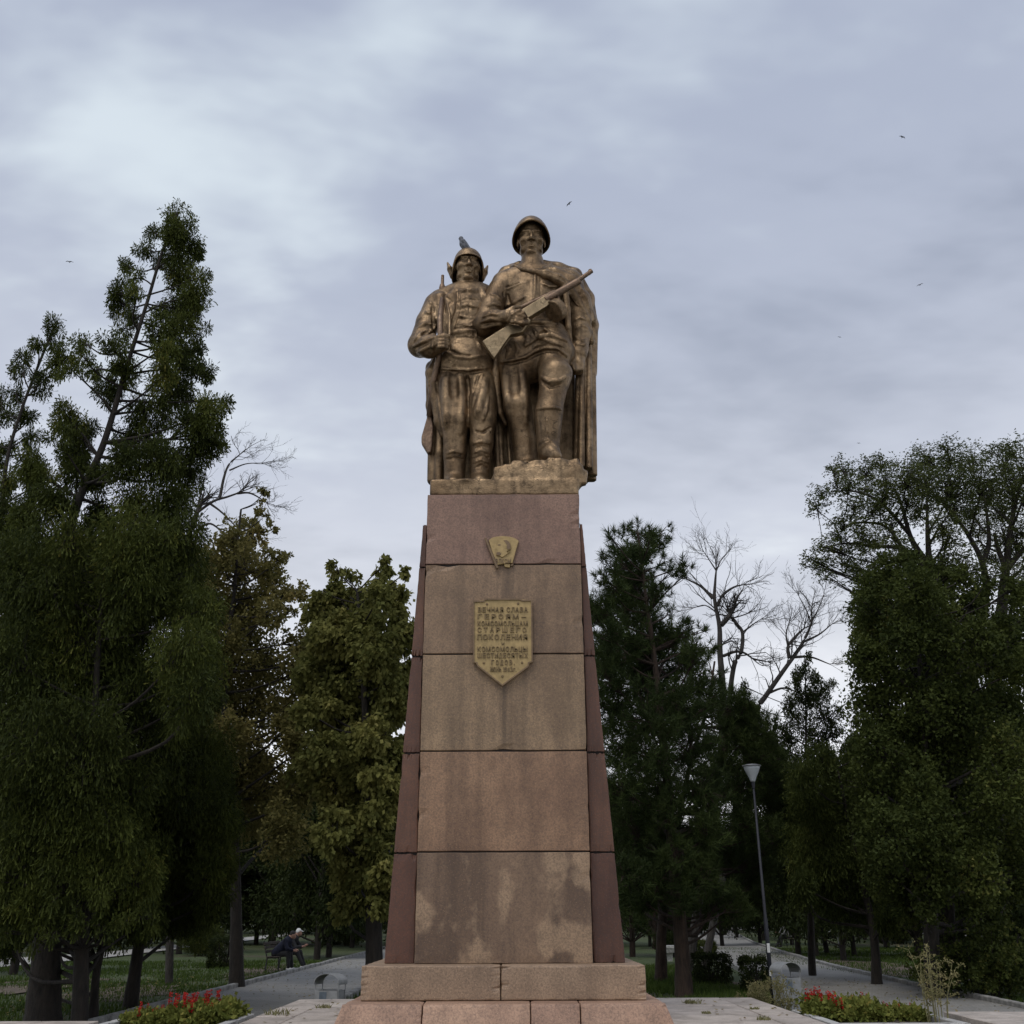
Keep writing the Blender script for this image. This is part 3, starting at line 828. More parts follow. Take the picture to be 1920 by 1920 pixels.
bm_obj('fore_end', bm, GUNMETAL, rifle, smooth=True)
bm = bmesh.new(); bm_tube(bm, [rf(836, 556, 13.80), rf(843, 590, 13.70), rf(843, 625, 13.58), rf(838, 645, 13.52)], [.022] * 4, 6); bm_obj('sling', bm, BRONZE, rifle, smooth=True)

# ---- the pigeon on the cap
PIG = flat_mat('pigeon_feather', (0.10, 0.105, 0.125), 0.65, 0, 0.35, 30)
PIGD = flat_mat('pigeon_dark', (0.030, 0.030, 0.040), 0.55, 0, 0.3, 30)
pz = at(874, 470, 14.0)
tz = at(873, 468, 13.84)
pg = empty('pigeon', tuple(tz), 'grey pigeon perched on the cloth cap of the shorter statue', 'pigeon')
S = Sculpt(np.array(tz) - np.array((.34, .3, .2)), np.array(tz) + np.array((.34, .3, .5)), 0.008)
pc = Vector(at(872, 461, 14.0)); u = mpp(14, 11.8)
q = lambda x, y: Vector(at(x, y, 13.84))
S.ell(q(872, 462), (.062, .075, .10), .04, rot=Matrix.Rotation(math.radians(-28), 3, 'Y'))
S.cone(q(868, 457), q(865, 449), .056, .034, .04)
S.ell(q(864.5, 446.5), (.033, .031, .031), .03)
S.cone(q(862.5, 447), q(859.6, 447.8), .012, .004, .01)
S.cone(q(878, 468), q(885, 474), .045, .018, .04)
body = S.build('body', PIG, pg)
for sy in (-1, 1):
    S = Sculpt(np.array(q(875, 463)) - .25, np.array(q(875, 463)) + .25, 0.009)
    S.cone(q(869, 456) + Vector((0, sy * .05, 0)), q(882, 472) + Vector((0, sy * .045, 0)), .040, .014, .02)
    S.build('wing', PIG, pg)
for sy in (-1, 1):
    bm = bmesh.new(); bm_tube(bm, [q(873, 468) + Vector((0, sy * .025, 0)), q(873, 474) + Vector((0, sy * .025, 0))], [.008, .008], 6)
    bm_obj('leg', bm, flat_mat('pigeon_leg', (.35, .12, .10), .6), pg)
# ------------------------------------------------------------------ granite
def granite(name, lo, hi, speck=0.5, stain=0.0, streak=0.25, runoff=None, dirty=0.0, scale=1.0, dark=(0.05, 0.037, 0.034), pale=None, rough=0.62):
    """speckled granite: lo/hi are the two grain tones; each block shifts a little; stains and runs have shapes of their own"""
    M = Mat(name)
    v = M.coord('World')
    oi = M.n('ShaderNodeObjectInfo')
    g1 = M.noise(v, 40 * scale, 3, 0.8)
    g2 = M.voronoi(v, 34 * scale)
    big = M.noise(v, 1.1, 5, 0.62, 0.5)
    mid = M.noise(v, 5.0, 4, 0.6)
    col = M.mix(M.ramp(big, [(0.34, 0.0), (0.68, 1.0)]), lo, hi)
    col = M.mix(M.ramp(mid, [(0.35, 0.35), (0.62, 0.0)]), col, tuple(c * 0.62 for c in lo))
    run = M.noise(M.coord('World', scale=(3.6, 3.6, 0.30)), 1.0, 5, 0.62, 0.3)
    wide = M.noise(M.coord('World', scale=(1.3, 1.3, 0.42), loc=(1.7, 0, 0.6)), 1.0, 4, 0.6, 0.5)
    col = M.mix(M.math('MULTIPLY', M.ramp(run, [(0.47, 0.0), (0.66, 1.0)]), streak), col, tuple(c * 0.34 for c in lo))
    col = M.mix(M.math('MULTIPLY', M.ramp(wide, [(0.46, 0.0), (0.64, 1.0)]), streak * 1.1), col, (lo[0] * 0.46, lo[1] * 0.43, lo[2] * 0.42))
    if stain > 0:
        sv = M.noise(M.coord('World', scale=(1.7, 1.7, 1.15), loc=(3.1, 0, 2.0)), 1.25, 5, 0.5, 0.15)
        patch = M.ramp(sv, [(0.50, 0.0), (0.60, 1.0)], 'EASE')
        col = M.mix(M.math('MULTIPLY', patch, stain), col, M.mix(M.ramp(mid, [(0.35, 0.0), (0.65, 1.0)]), tuple(c * 0.72 for c in pale), pale))
    if runoff is not None:      # dirty water has run down from the metal fittings on the front
        sx = M.n('ShaderNodeSeparateXYZ'); gp = M.n('ShaderNodeNewGeometry'); M.l(gp.outputs['Position'], sx.inputs[0])
        band = M.math('SUBTRACT', 1.0, M.math('MULTIPLY', M.math('ABSOLUTE', M.math('SUBTRACT', sx.outputs[0], runoff)), 5.0), True)
        fine_run = M.noise(M.coord('World', scale=(16, 16, 0.55)), 1.0, 4, 0.6)
        col = M.mix(M.math('MULTIPLY', M.math('MULTIPLY', band, M.ramp(fine_run, [(0.40, 0.0), (0.60, 1.0)])), 0.75), col, tuple(c * 0.36 for c in lo))
    col = M.mix(M.ramp(g1, [(0.38, speck), (0.56, 0.0)]), col, dark)
    col = M.mix(M.ramp(g2, [(0.10, speck * 0.55), (0.26, 0.0)]), col, tuple(min(1, c * 1.7) for c in hi))
    if dirty > 0:               # trodden dirt on flat slabs
        dv = M.noise(v, 2.3, 6, 0.7, 0.3)
        col = M.mix(M.math('MULTIPLY', M.ramp(dv, [(0.44, 0.0), (0.66, 1.0)]), dirty), col, (0.16, 0.135, 0.11))
    hs = M.n('ShaderNodeHueSaturation')
    hs.inputs['Saturation'].default_value = 1.0
    M.l(M.math('ADD', 0.88, M.math('MULTIPLY', oi.outputs['Random'], 0.22)), hs.inputs['Value'])
    M.l(M.math('ADD', 0.497, M.math('MULTIPLY', oi.outputs['Random'], 0.007)), hs.inputs['Hue'])
    M.l(col, hs.inputs['Color'])
    M.color(hs.outputs[0])
    M.set(Roughness=rough)
    M.bump(M.mix(0.5, g1, mid), 0.32, 0.012)
    return M.m
PD = 13.02                                            # distance to the shaft's front face
PYAW = math.radians(0.6)                              # the monument is turned a touch
pcx = at(944, 1500, PD).x
G_TOP = granite('granite_pink', (0.250, 0.145, 0.104), (0.305, 0.184, 0.130), 0.46, streak=0.35)
G_MID = granite('granite_tan', (0.250, 0.162, 0.095), (0.345, 0.226, 0.132), 0.44, streak=0.5, runoff=pcx)
G_LOW = granite('granite_rose', (0.265, 0.152, 0.090), (0.37, 0.224, 0.130), 0.44, streak=0.45)
G_BOT = granite('granite_stained', (0.185, 0.115, 0.074), (0.255, 0.162, 0.100), 0.42, stain=0.9, streak=0.6, pale=(0.36, 0.240, 0.150))
G_WING = granite('granite_red', (0.118, 0.050, 0.030), (0.172, 0.078, 0.046), 0.42, streak=0.5)
G_PLINTH = granite('granite_plinth', (0.36, 0.246, 0.160), (0.44, 0.306, 0.200), 0.42, streak=0.3)
G_STEP = granite('granite_step', (0.385, 0.230, 0.158), (0.47, 0.298, 0.204), 0.42, streak=0.3)
G_PALE = granite('stone_pale', (0.50, 0.43, 0.375), (0.60, 0.53, 0.47), 0.2, streak=0.0, dirty=0.55)
JOINT = flat_mat('joint_dark', (0.028, 0.022, 0.020), 0.95)  # dark core material that shows through the gaps between blocks

def zf(py, Y=PD): return at(944, py, Y).z
def stone(name, p8, mat, parent, bevel=0.012, seg=2, mid=None):
    bm = bmesh.new(); bm_hexa(bm, p8)
    if bevel < .010: return bm_obj(name, bm, mat, parent, bevel=bevel, seg=seg)
    # worn edges: wobble and the odd chip along each arris, then a small round
    r = random.Random(int(abs(p8[0][0] * 977 + p8[0][2] * 1311 + p8[1][0] * 317)))
    cen = sum((Vector(q) for q in p8), Vector()) / 8
    bmesh.ops.subdivide_edges(bm, edges=list(bm.edges), cuts=13, use_grid_fill=True)
    bm.normal_update()
    sharp = [e for e in bm.edges if len(e.link_faces) == 2 and e.link_faces[0].normal.dot(e.link_faces[1].normal) < .9]
    for v in {v for e in sharp for v in e.verts}:
        d = (cen - v.co).normalized(); a = r.uniform(0, .006) + (r.uniform(.008, .022) if r.random() < .05 else 0)
        n_ = sum((f.normal for f in v.link_faces), Vector()).normalized()
        v.co -= n_ * a
    sharp = [e for e in bm.edges if len(e.link_faces) == 2 and e.link_faces[0].normal.dot(e.link_faces[1].normal) < .8]
    bmesh.ops.bevel(bm, geom=sharp, offset=bevel * .55, segments=1, affect='EDGES', clamp_overlap=True)
    return bm_obj(name, bm, mat, parent)
z_p = zf(1807); rows = [z_p, zf(1597), zf(1408), zf(1226), zf(1058), z_base - 0.245]
hw = (at(1112, 1807, PD).x - at(776, 1807, PD).x) / 2
PED = empty('monument_pedestal', (pcx, 14.0, z_p), 'tall tapering brown granite pedestal of stacked blocks under the statues', 'pedestal')
core = bmesh.new(); bm_box(core, (pcx - hw + .03, PD + .03, z_p + .01), (pcx + hw - .03, PD + 1.97, rows[-1] - .01))
bm_obj('core', core, JOINT, PED)
J = 0.007
mats = [G_BOT, G_LOW, G_MID, G_MID, G_TOP]
for i in range(5):
    z0, z1 = rows[i] + (J if i else 0), rows[i + 1] - (J if i < 4 else 0)
    x0, x1, y0, y1 = pcx - hw, pcx + hw, PD, PD + 2.0
    stone('granite_block', [(x0, y0, z0), (x1, y0, z0), (x1, y1, z0), (x0, y1, z0), (x0, y0, z1), (x1, y0, z1), (x1, y1, z1), (x0, y1, z1)], mats[i], PED)
# battered side wings, set back behind the front face
WY = PD + 0.10
wz = [z_p, rows[1] - .006, rows[2] - .006, rows[3] - .006, rows[4] - .006, zf(983, WY)]
def wing_x(side, z):
    b = at(720 if side < 0 else 1173, 1806, WY); t = at(793 if side < 0 else 1092, 985, WY)
    u = (z - b.z) / (t.z - b.z)
    return b.x + (t.x - b.x) * u
for side in (-1, 1):
    xi = pcx + side * (hw + 0.008)
    for i in range(5):
        z0, z1 = wz[i] + (J if i else 0), wz[i + 1] - (J if i < 4 else 0)
        o0, o1 = wing_x(side, z0), wing_x(side, z1)
        dy = 0.10 if i == 4 else 0.0
        q = [(xi, WY, z0), (o0, WY, z0), (o0, WY + 1.8, z0), (xi, WY + 1.8, z0), (xi, WY, z1), (o1, WY, z1), (o1, WY + 1.8, z1), (xi, WY + 1.8, z1)]
        if side < 0: q = [q[1], q[0], q[3], q[2], q[5], q[4], q[7], q[6]]
        stone('wing_block', q, G_WING, PED, 0.012 if i < 4 else 0.03)
    cb = bmesh.new()
    o0, o1 = wing_x(side, wz[0]) - side * .03, wing_x(side, wz[-1]) - side * .02
    a = xi - side * .001
    q = [(a, WY + .03, wz[0] + .01), (o0, WY + .03, wz[0] + .01), (o0, WY + 1.77, wz[0] + .01), (a, WY + 1.77, wz[0] + .01), (a, WY + .03, wz[-1] - .03), (o1, WY + .03, wz[-1] - .03), (o1, WY + 1.77, wz[-1] - .03), (a, WY + 1.77, wz[-1] - .03)]
    if side < 0: q = [q[1], q[0], q[3], q[2], q[5], q[4], q[7], q[6]]
    bm_hexa(cb, q); bm_obj('core', cb, JOINT, PED)

# plinth of big blocks, then the sloping step, then the pale platform
PY = PD - 0.42
px0, px1 = at(676, 1850, PY).x, at(1212, 1850, PY).x
z_s = at(944, 1877, PY).z
PLY1 = PD + 2.45
PLIN = empty('stone_plinth', ((px0 + px1) / 2, 14.0, z_s), 'low plinth of large tan granite blocks beneath the pedestal', 'plinth')
xm = at(939, 1850, PY).x
def block(name, x0, x1, y0, y1, z0, z1, mat, parent, bevel=.012, batter=0.0, bl=0.0, br=0.0, seg=2):
    return stone(name, [(x0 - bl, y0 - batter, z0), (x1 + br, y0 - batter, z0), (x1 + br, y1, z0), (x0 - bl, y1, z0), (x0, y0, z1), (x1, y0, z1), (x1, y1, z1), (x0, y1, z1)], mat, parent, bevel, seg)
for (a, b) in ((px0, xm - .004), (xm + .004, px1)):
    block('granite_block', a, b, PY, PY + .62, z_s + .004, z_p, G_PLINTH, PLIN, .016)
for (a, b) in ((px0, px0 + .9), (px1 - .9, px1)):
    block('granite_block', a, b, PY + .628, PLY1, z_s + .004, z_p, G_PLINTH, PLIN, .016)
block('core', px0 + .91, px1 - .91, PY + .63, PLY1 - .01, z_s + .004, z_p - .004, JOINT, PLIN, 0.0)
# sloping step
SY = PD - 0.80
sx0, sx1 = at(642, 1882, SY).x, at(1248, 1882, SY).x
z_t = z_s
z_f = z_t - 0.42
STEP = empty('stone_step', ((sx0 + sx1) / 2, 14.0, z_f), 'sloping pink granite step around the foot of the plinth', 'step')
cuts = [sx0, at(792, 1890, SY).x, at(995, 1890, SY).x, at(1088, 1890, SY).x, sx1]
for i in range(4):
    a, b = cuts[i] + (.004 if i else 0), cuts[i + 1] - (.004 if i < 3 else 0)
    block('granite_block', a, b, SY, SY + .55, z_f, z_t, G_STEP, STEP, .012, batter=.16, bl=.16 if i == 0 else 0, br=.16 if i == 3 else 0)
SY1 = PD + 2.9
yy = [SY + .556, SY + 1.7, SY + 2.8, SY1]
for j in range(3):
    block('granite_block', sx0, sx0 + .7, yy[j], yy[j + 1] - .008, z_f, z_t - .001, G_STEP, STEP, .012, bl=.16)
    block('granite_block', sx1 - .7, sx1, yy[j], yy[j + 1] - .008, z_f, z_t - .001, G_STEP, STEP, .012, br=.16)
block('core', sx0 + .71, sx1 - .71, SY + .56, SY1 - .02, z_f, z_t - .006, JOINT, STEP, 0.0)

# platform of pale slabs
z_pl = 0.50
plx0, plx1 = at(552, 1876, 17.0).x, at(1407, 1871, 17.5).x
ply0, ply1 = 11.5, 17.4
PLAT = empty('stone_platform', (0, 14.5, 0), 'pale stone platform of large slabs round the monument', 'platform')
body = bmesh.new(); bm_box(body, (plx0 + .03, ply0, -.3), (plx1 - .03, ply1 - .03, z_pl - .10)); bm_obj('footing', body, G_PLINTH, PLAT)
rs = random.Random(11)
def slab_rows(xs, ys):
    for i in range(len(xs) - 1):
        for j in range(len(ys) - 1):
            block('slab', xs[i] + .005, xs[i + 1] - .005, ys[j] + .005, ys[j + 1] - .005, z_pl - .094, z_pl + rs.uniform(-.004, .004), G_PALE, PLAT, .008, seg=1)
xs_l = [plx0, plx0 + .50, sx0 - .165]; xs_r = [sx1 + .165, plx1 - .50, plx1]
slab_rows(xs_l, [ply0, 13.0, 14.5, 16.0, 16.9, ply1]); slab_rows(xs_r, [ply0, 13.0, 14.5, 16.0, 16.9, ply1])
slab_rows([sx0 - .165, -.9, .75, sx1 + .165], [SY1 + .01, ply1])
# little dry tufts in the slab joints
DRY = Mat('dry_weed'); DRY.color(DRY.mix(DRY.noise(DRY.coord('Object'), 20, 2), (0.10, 0.115, 0.035), (0.22, 0.19, 0.085))); DRY.set(Roughness=.8); DRY = DRY.m
def tuft_mesh(seed, n, h, spread, w=.006, lean=.5):
    r = random.Random(seed); V = []; F = []
    for i in range(n):
        a = r.uniform(0, 6.28); d = spread * math.sqrt(r.random()); x, y = d * math.cos(a), d * math.sin(a)
        hh = h * r.uniform(.45, 1); lx, ly = r.uniform(-lean, lean) * hh, r.uniform(-lean, lean) * hh; b = r.uniform(0, 3.14)
        wx, wy = math.cos(b) * w, math.sin(b) * w
        k = len(V)
        V += [(x - wx, y - wy, 0), (x + wx, y + wy, 0), (x + lx * .4 + wx * .7, y + ly * .4 + wy * .7, hh * .6), (x + lx * .4 - wx * .7, y + ly * .4 - wy * .7, hh * .6), (x + lx, y + ly, hh)]
        F += [(k, k + 1, k + 2, k + 3), (k + 3, k + 2, k + 4)]
    me = bpy.data.meshes.new('tuft'); me.from_pydata(V, [], F); me.update()
    return me
for i, (px, py, s) in enumerate(((520, 1903, 1.6), (1300, 1882, 1.2), (1290, 1881, .8), (607, 1890, 1.1), (1415, 1893, .7), (1325, 1900, .6), (1432, 1912, .9))):
    p = on_ground(px, py, z_pl)
    o = link('joint_weed', tuft_mesh(40 + i, 60, .07 * s, .10 * s, .007, .9), DRY, None)
    o.location = (p.x, p.y, z_pl - .005)
    tag(o, 'dry grass sprouting between the pale platform slabs', 'weed', 'weeds in the platform joints')

# ------------------------------------------------------------------ plaque and badge on the front
def brass(name, col, rough):
    M = Mat(name); v = M.coord('World')
    n = M.noise(v, 14, 5, .6); n2 = M.noise(v, 90, 2, .6)
    M.color(M.mix(M.ramp(n, [(.35, .75), (.7, 0.0)]), col, tuple(q * .58 for q in col)))
    M.set(Metallic=.45, Roughness=rough); M.bump(n2, .15, .006)
    return M.m
BRASS = brass('brass_face', (0.42, 0.30, 0.135), .46)
BRASS_D = brass('brass_rim', (0.215, 0.145, 0.085), .5)
BRASS_T = brass('brass_letters', (0.215, 0.150, 0.074), .5)
FY = PD - 0.002
def face(px, py, Y=None): return at(px, py, FY if Y is None else Y)
outer = [(887, 1126), (906, 1126), (909, 1122), (977, 1122), (981, 1125), (998, 1124), (999, 1241), (992, 1243), (991, 1250), (942, 1286), (895, 1249), (893, 1243), (887, 1242)]
PLQ = empty('memorial_plaque', tuple(face(942, 1286)), 'gold shield-shaped plaque with raised lettering on the pedestal front', 'plaque')
def flat_poly(name, pix, Yf, th, mat, parent, bevel=.006):
    bm = bmesh.new(); bm_prism(bm, [at(x, y, Yf) for x, y in pix], (0, th, 0)); return bm_obj(name, bm, mat, parent, bevel=bevel)
flat_poly('plate', outer, PD - .050, .048, BRASS, PLQ)
def inset(pix, cx, cy, kx, ky): return [(cx + (x - cx) * kx, cy + (y - cy) * ky) for x, y in pix]
inn = inset(outer, 943, 1200, .955, .965)
bm = bmesh.new()
n = len(outer)
A1 = [at(x, y, PD - .068) for x, y in outer]; A2 = [at(x, y, PD - .068) for x, y in inn]
B1 = [at(x, y, PD - .049) for x, y in outer]; B2 = [at(x, y, PD - .049) for x, y in inn]
v = [[bm.verts.new(p) for p in L] for L in (A1, A2, B1, B2)]
for i in range(n):
    j = (i + 1) % n
    bm.faces.new((v[0][i], v[0][j], v[1][j], v[1][i])); bm.faces.new((v[0][i], v[2][i], v[2][j], v[0][j])); bm.faces.new((v[1][i], v[1][j], v[3][j], v[3][i])); bm.faces.new((v[2][i], v[3][i], v[3][j], v[2][j]))
bm_obj('rim', bm, BRASS_D, PLQ)
GLYPH = {}
def glyph(ch):
    if ch not in GLYPH:
        cu = bpy.data.curves.new('txt', 'FONT'); cu.body = ch; cu.size = 1; cu.extrude = 0.5; cu.offset = .014; cu.resolution_u = 2
        o = bpy.data.objects.new('txt', cu); COL.objects.link(o)
        bpy.context.view_layer.update()
        me = bpy.data.meshes.new_from_object(o.evaluated_get(bpy.context.evaluated_depsgraph_get()))
        bpy.data.objects.remove(o, do_unlink=True)
        co = np.zeros(len(me.vertices) * 3, np.float32); me.vertices.foreach_get('co', co); GLYPH[ch] = (me, co.reshape(-1, 3))
    return GLYPH[ch]
CAP_H = None
def text_part(txt, px_l, px_r, py_t, py_b, Y, depth, mat, parent, fill=.80):
    """raised letters, one mesh each, spaced evenly over the pixel box"""
    global CAP_H
    if CAP_H is None: CAP_H = float(glyph('Н')[1][:, 1].max())
    n_ = len(txt); wid = [1.25 if q in 'ШЮЫМЩ' else (.55 if q in ' .1' else 1.0) for q in txt]; tot = sum(wid); x = px_l
    for q, w in zip(txt, wid):
        cell = (px_r - px_l) * w / tot
        if q != ' ':
            me0, co = glyph(q); lo, hi = co.min(0), co.max(0)
            a, b = at(x, py_b, Y), at(x + cell * (fill if q not in '.' else .4), py_t, Y)
            ux = (co[:, 0] - lo[0]) / max(hi[0] - lo[0], 1e-6)
            W = np.stack([a.x + ux * (b.x - a.x), Y + (1 - (co[:, 2] - lo[2]) / max(hi[2] - lo[2], 1e-6)) * depth, a.z + co[:, 1] / CAP_H * (b.z - a.z)], 1)
            me = me0.copy(); me.vertices.foreach_set('co', W.astype(np.float32).ravel()); me.update(); me.name = 'letter'
            link('letter', me, mat, parent)
        x += cell
lines = [('ВЕЧНАЯ СЛАВА', 896, 991, 1138, 1147), ('ГЕРОЯМ–', 895, 991, 1151, 1160), ('КОМСОМОЛЬЦАМ', 895, 991, 1164, 1173), ('СТАРШЕГО', 895, 991, 1176, 1185), ('ПОКОЛЕНИЯ', 895, 991, 1189, 1199),
         ('КОМСОМОЛЬЦЫ', 895, 991, 1212, 1221), ('ШЕСТИДЕСЯТЫХ', 895, 991, 1224, 1233), ('ГОДОВ.', 921, 968, 1237, 1246), ('ИЮНЬ 1963г.', 919, 970, 1250, 1259)]
for t, a, b, y0, y1 in lines:
    text_part(t, a, b, y0, y1, PD - .068, .018, BRASS_T, PLQ, .66 if len(t) < 9 else .8)
flat_poly('star_mark', [(939, 1204), (942, 1206.5), (946, 1204), (944.5, 1207), (946, 1209), (943, 1208), (940.5, 1209), (941, 1206.5)], PD - .060, .010, BRASS_T, PLQ, 0)
for (x, y) in ((913, 1132.5), (971.5, 1131.5), (907, 1243), (979, 1242), (942, 1268)):
    p = at(x, y, PD - .058); bm = bmesh.new(); bm_tube(bm, [p + Vector((0, .008, 0)), p + Vector((0, -.006, 0))], [.017, .014], 10); bm_obj('bolt', bm, BRASS_T if y > 1240 else BRASS_D, PLQ, bevel=.003)
# flag badge
BDG = empty('flag_badge', tuple(face(942, 1065)), "gold flag-shaped badge with a bearded man's profile above the plaque", 'badge')
flag = flat_poly('flag', [(916, 1013), (922, 1008), (932, 1005.5), (944, 1005), (956, 1006), (966, 1009), (973, 1014), (967, 1032), (961, 1056), (954, 1055.5), (944, 1056), (936, 1058), (930, 1060)], PD - .045, .043, BRASS, BDG)
bm = bmesh.new(); bm_tube(bm, [at(910, 1009, PD - .045), at(933, 1066, PD - .045)], [.017, .022], 10); bm_obj('flagpole', bm, BRASS_D, BDG, bevel=.004)
flat_poly('fold', [(944.5, 1056.5), (957, 1057), (956, 1064), (946, 1063)], PD - .030, .028, BRASS, BDG)
flat_poly('scroll', [(957, 1058), (962, 1056), (963, 1060), (958, 1062)], PD - .032, .030, BRASS_D, BDG, .004)
text_part('ВЛКСМ', 929, 959, 1047.5, 1055.5, PD - .056, .012, BRASS_D, BDG)
prof = [(941, 1045), (938, 1041.5), (933, 1042), (930, 1040.5), (930.5, 1038), (929.5, 1036), (931, 1034.5), (929.8, 1032), (931.8, 1030), (929.3, 1029), (932.5, 1024), (932, 1021), (932.6, 1017), (936, 1013), (942, 1010.5), (949, 1011), (955, 1014), (958, 1019), (958.5, 1026), (957, 1031), (952, 1031.5), (949, 1034), (951, 1037), (957, 1034), (950, 1039), (945, 1043)]
head = flat_poly('profile_relief', prof, PD - .066, .022, BRASS, BDG, .007)
flat_poly('hair', [(944, 1013), (949, 1012), (954, 1015), (957, 1020), (957.4, 1026), (956, 1030), (951.5, 1030), (950, 1026), (951, 1022), (948, 1018)], PD - .072, .008, BRASS_D, head, .003)
flat_poly('beard', [(931, 1035.5), (936, 1034.5), (940, 1037), (938, 1040.5), (933, 1041.3), (930.8, 1039.5)], PD - .071, .007, BRASS_D, head, .003)
flat_poly('eyebrow', [(933, 1021), (938, 1020), (939, 1022), (934, 1023)], PD - .070, .006, BRASS_D, head, 0)
flat_poly('ear', [(947.5, 1022.5), (950, 1023), (949.5, 1028.5), (947.5, 1027.5)], PD - .073, .009, BRASS, head, .002)
# ------------------------------------------------------------------ ground, paths, kerbs
def grass_ground():
    M = Mat('lawn'); v = M.coord('World')
    a = M.noise(v, 0.22, 5, .6, .4); b = M.noise(v, 1.7, 5, .65); f = M.noise(v, 22, 3, .7)
    col = M.mix(M.ramp(b, [(.35, 0.0), (.65, 1.0)]), (0.034, 0.052, 0.012), (0.064, 0.092, 0.023))
    col = M.mix(M.ramp(a, [(.50, 0.0), (.64, .85)]), col, (0.075, 0.060, 0.038))
    col = M.mix(M.ramp(f, [(.4, .5), (.6, 0.0)]), col, (0.030, 0.042, 0.014))
    M.color(col); M.set(Roughness=.95); M.bump(M.mix(.5, b, f), .8, .06)
    return M.m
def paving():
    M = Mat('path_paving'); v = M.coord('World')
    br = M.n('ShaderNodeTexBrick'); br.offset = .5
    br.inputs['Scale'].default_value = 1.0; br.inputs['Brick Width'].default_value = .22; br.inputs['Row Height'].default_value = .11; br.inputs['Mortar Size'].default_value = .008
    br.inputs['Color1'].default_value = (0.245, 0.236, 0.215, 1); br.inputs['Color2'].default_value = (0.30, 0.288, 0.262, 1); br.inputs['Mortar'].default_value = (0.14, 0.138, 0.13, 1)
    M.l(v, br.inputs['Vector'])
    n = M.noise(v, .9, 5, .6); n2 = M.noise(v, 8, 4, .6)
    col = M.mix(M.ramp(n, [(.38, .55), (.62, 0.0)]), br.outputs['Color'], (0.165, 0.16, 0.148))
    col = M.mix(M.ramp(n2, [(.3, .35), (.5, 0.0)]), col, (0.13, 0.125, 0.11))
    M.color(col); M.set(Roughness=.85); M.bump(br.outputs['Fac'], -.25, .01)
    return M.m
LAWN, PAVE = grass_ground(), paving()
KERB = flat_mat('kerb_concrete', (0.23, 0.225, 0.21), .9, 0, .35, 6)
PALEROAD = flat_mat('far_paving', (0.34, 0.33, 0.31), .9, 0, .2, 1.0)
DIRT = flat_mat('bare_earth', (0.095, 0.072, 0.05), .95, 0, .4, 2.5)
n = 90; ext = 420.0
xs = np.sign(np.linspace(-1, 1, n)) * np.abs(np.linspace(-1, 1, n)) ** 2.2 * ext
ys = -40 + (np.linspace(0, 1, n) ** 2.0) * 900
gx, gy = np.meshgrid(xs, ys, indexing='ij')
gz = -0.055 + 0.03 * np.sin(gx * .8) * np.cos(gy * .6) * (np.abs(gx) < 60)
V = np.stack([gx, gy, gz], -1).reshape(-1, 3)
ii, jj = np.meshgrid(np.arange(n - 1), np.arange(n - 1), indexing='ij')
q = (ii * n + jj).ravel()
tag(np_mesh('ground', V, np.stack([q, q + n, q + n + 1, q + 1], 1), LAWN, None, smooth=True), kind='structure')
def strip(name, left, right, z, mat):
    """a path sheet between two polylines of equal length"""
    V = []; F = []
    for (a, b) in zip(left, right): V += [(a[0], a[1], z), (b[0], b[1], z)]
    for i in range(len(left) - 1): F.append((2 * i, 2 * i + 1, 2 * i + 3, 2 * i + 2))
    return tag(mesh(name, V, F, mat), kind='structure')
LPX0, LPX1 = -7.05, -3.75
strip('path', [(LPX0, -5), (LPX0, 20), (LPX0, 60), (LPX0 - .2, 130)], [(LPX1, -5), (LPX1, 20), (LPX1, 60), (LPX1 - .1, 130)], 0.0, PAVE)
RL = [(6.1, 5), (6.2, 18), (6.7, 26), (7.2, 34), (8.6, 48), (11.2, 68), (15, 95), (20, 125)]
RR = [(9.5, 5), (9.6, 20), (9.9, 27), (10.7, 37), (12.2, 50), (15.0, 70), (19.2, 95), (24.5, 125)]
strip('path', RL, RR, 0.004, PAVE)
strip('plaza', [(-60, -30), (-60, 10.9)], [(60, -30), (60, 10.9)], 0.012, PAVE)
strip('path', [on_ground(-120, 1806, 0)[:2], on_ground(200, 1785, 0)[:2], on_ground(560, 1747, 0)[:2]], [on_ground(-120, 1824, 0)[:2], on_ground(200, 1795, 0)[:2], on_ground(560, 1752, 0)[:2]], 0.004, PALEROAD)
strip('road', [on_ground(1180, 1736, 0)[:2], on_ground(1500, 1737, 0)[:2], on_ground(1700, 1738, 0)[:2], on_ground(2050, 1741, 0)[:2]], [on_ground(1180, 1743, 0)[:2], on_ground(1500, 1744, 0)[:2], on_ground(1700, 1750, 0)[:2], on_ground(2050, 1766, 0)[:2]], 0.008, PALEROAD)
# bare trodden earth under the trees
def patch(name, cx, cy, rx, ry, mat, z, seed):
    r = random.Random(seed); k = 22; V = [(cx, cy, z)]
    for i in range(k):
        a = 2 * math.pi * i / k; s = r.uniform(.7, 1.15); V.append((cx + rx * s * math.cos(a), cy + ry * s * math.sin(a), z))
    return tag(mesh(name, V, [(0, 1 + i, 1 + (i + 1) % k) for i in range(k)], mat), kind='structure')
for i, (x, y, a, b) in enumerate(((-9.6, 27, 1.4, 3.5), (-13.5, 30, 2.2, 4), (12.6, 38, 1.6, 8), (14.5, 28, 2, 5), (-8.6, 38, .9, 5), (5.2, 30, 1.2, 2.5))):
    patch('earth_patch', x, y, a, b, DIRT, -.034, 70 + i)
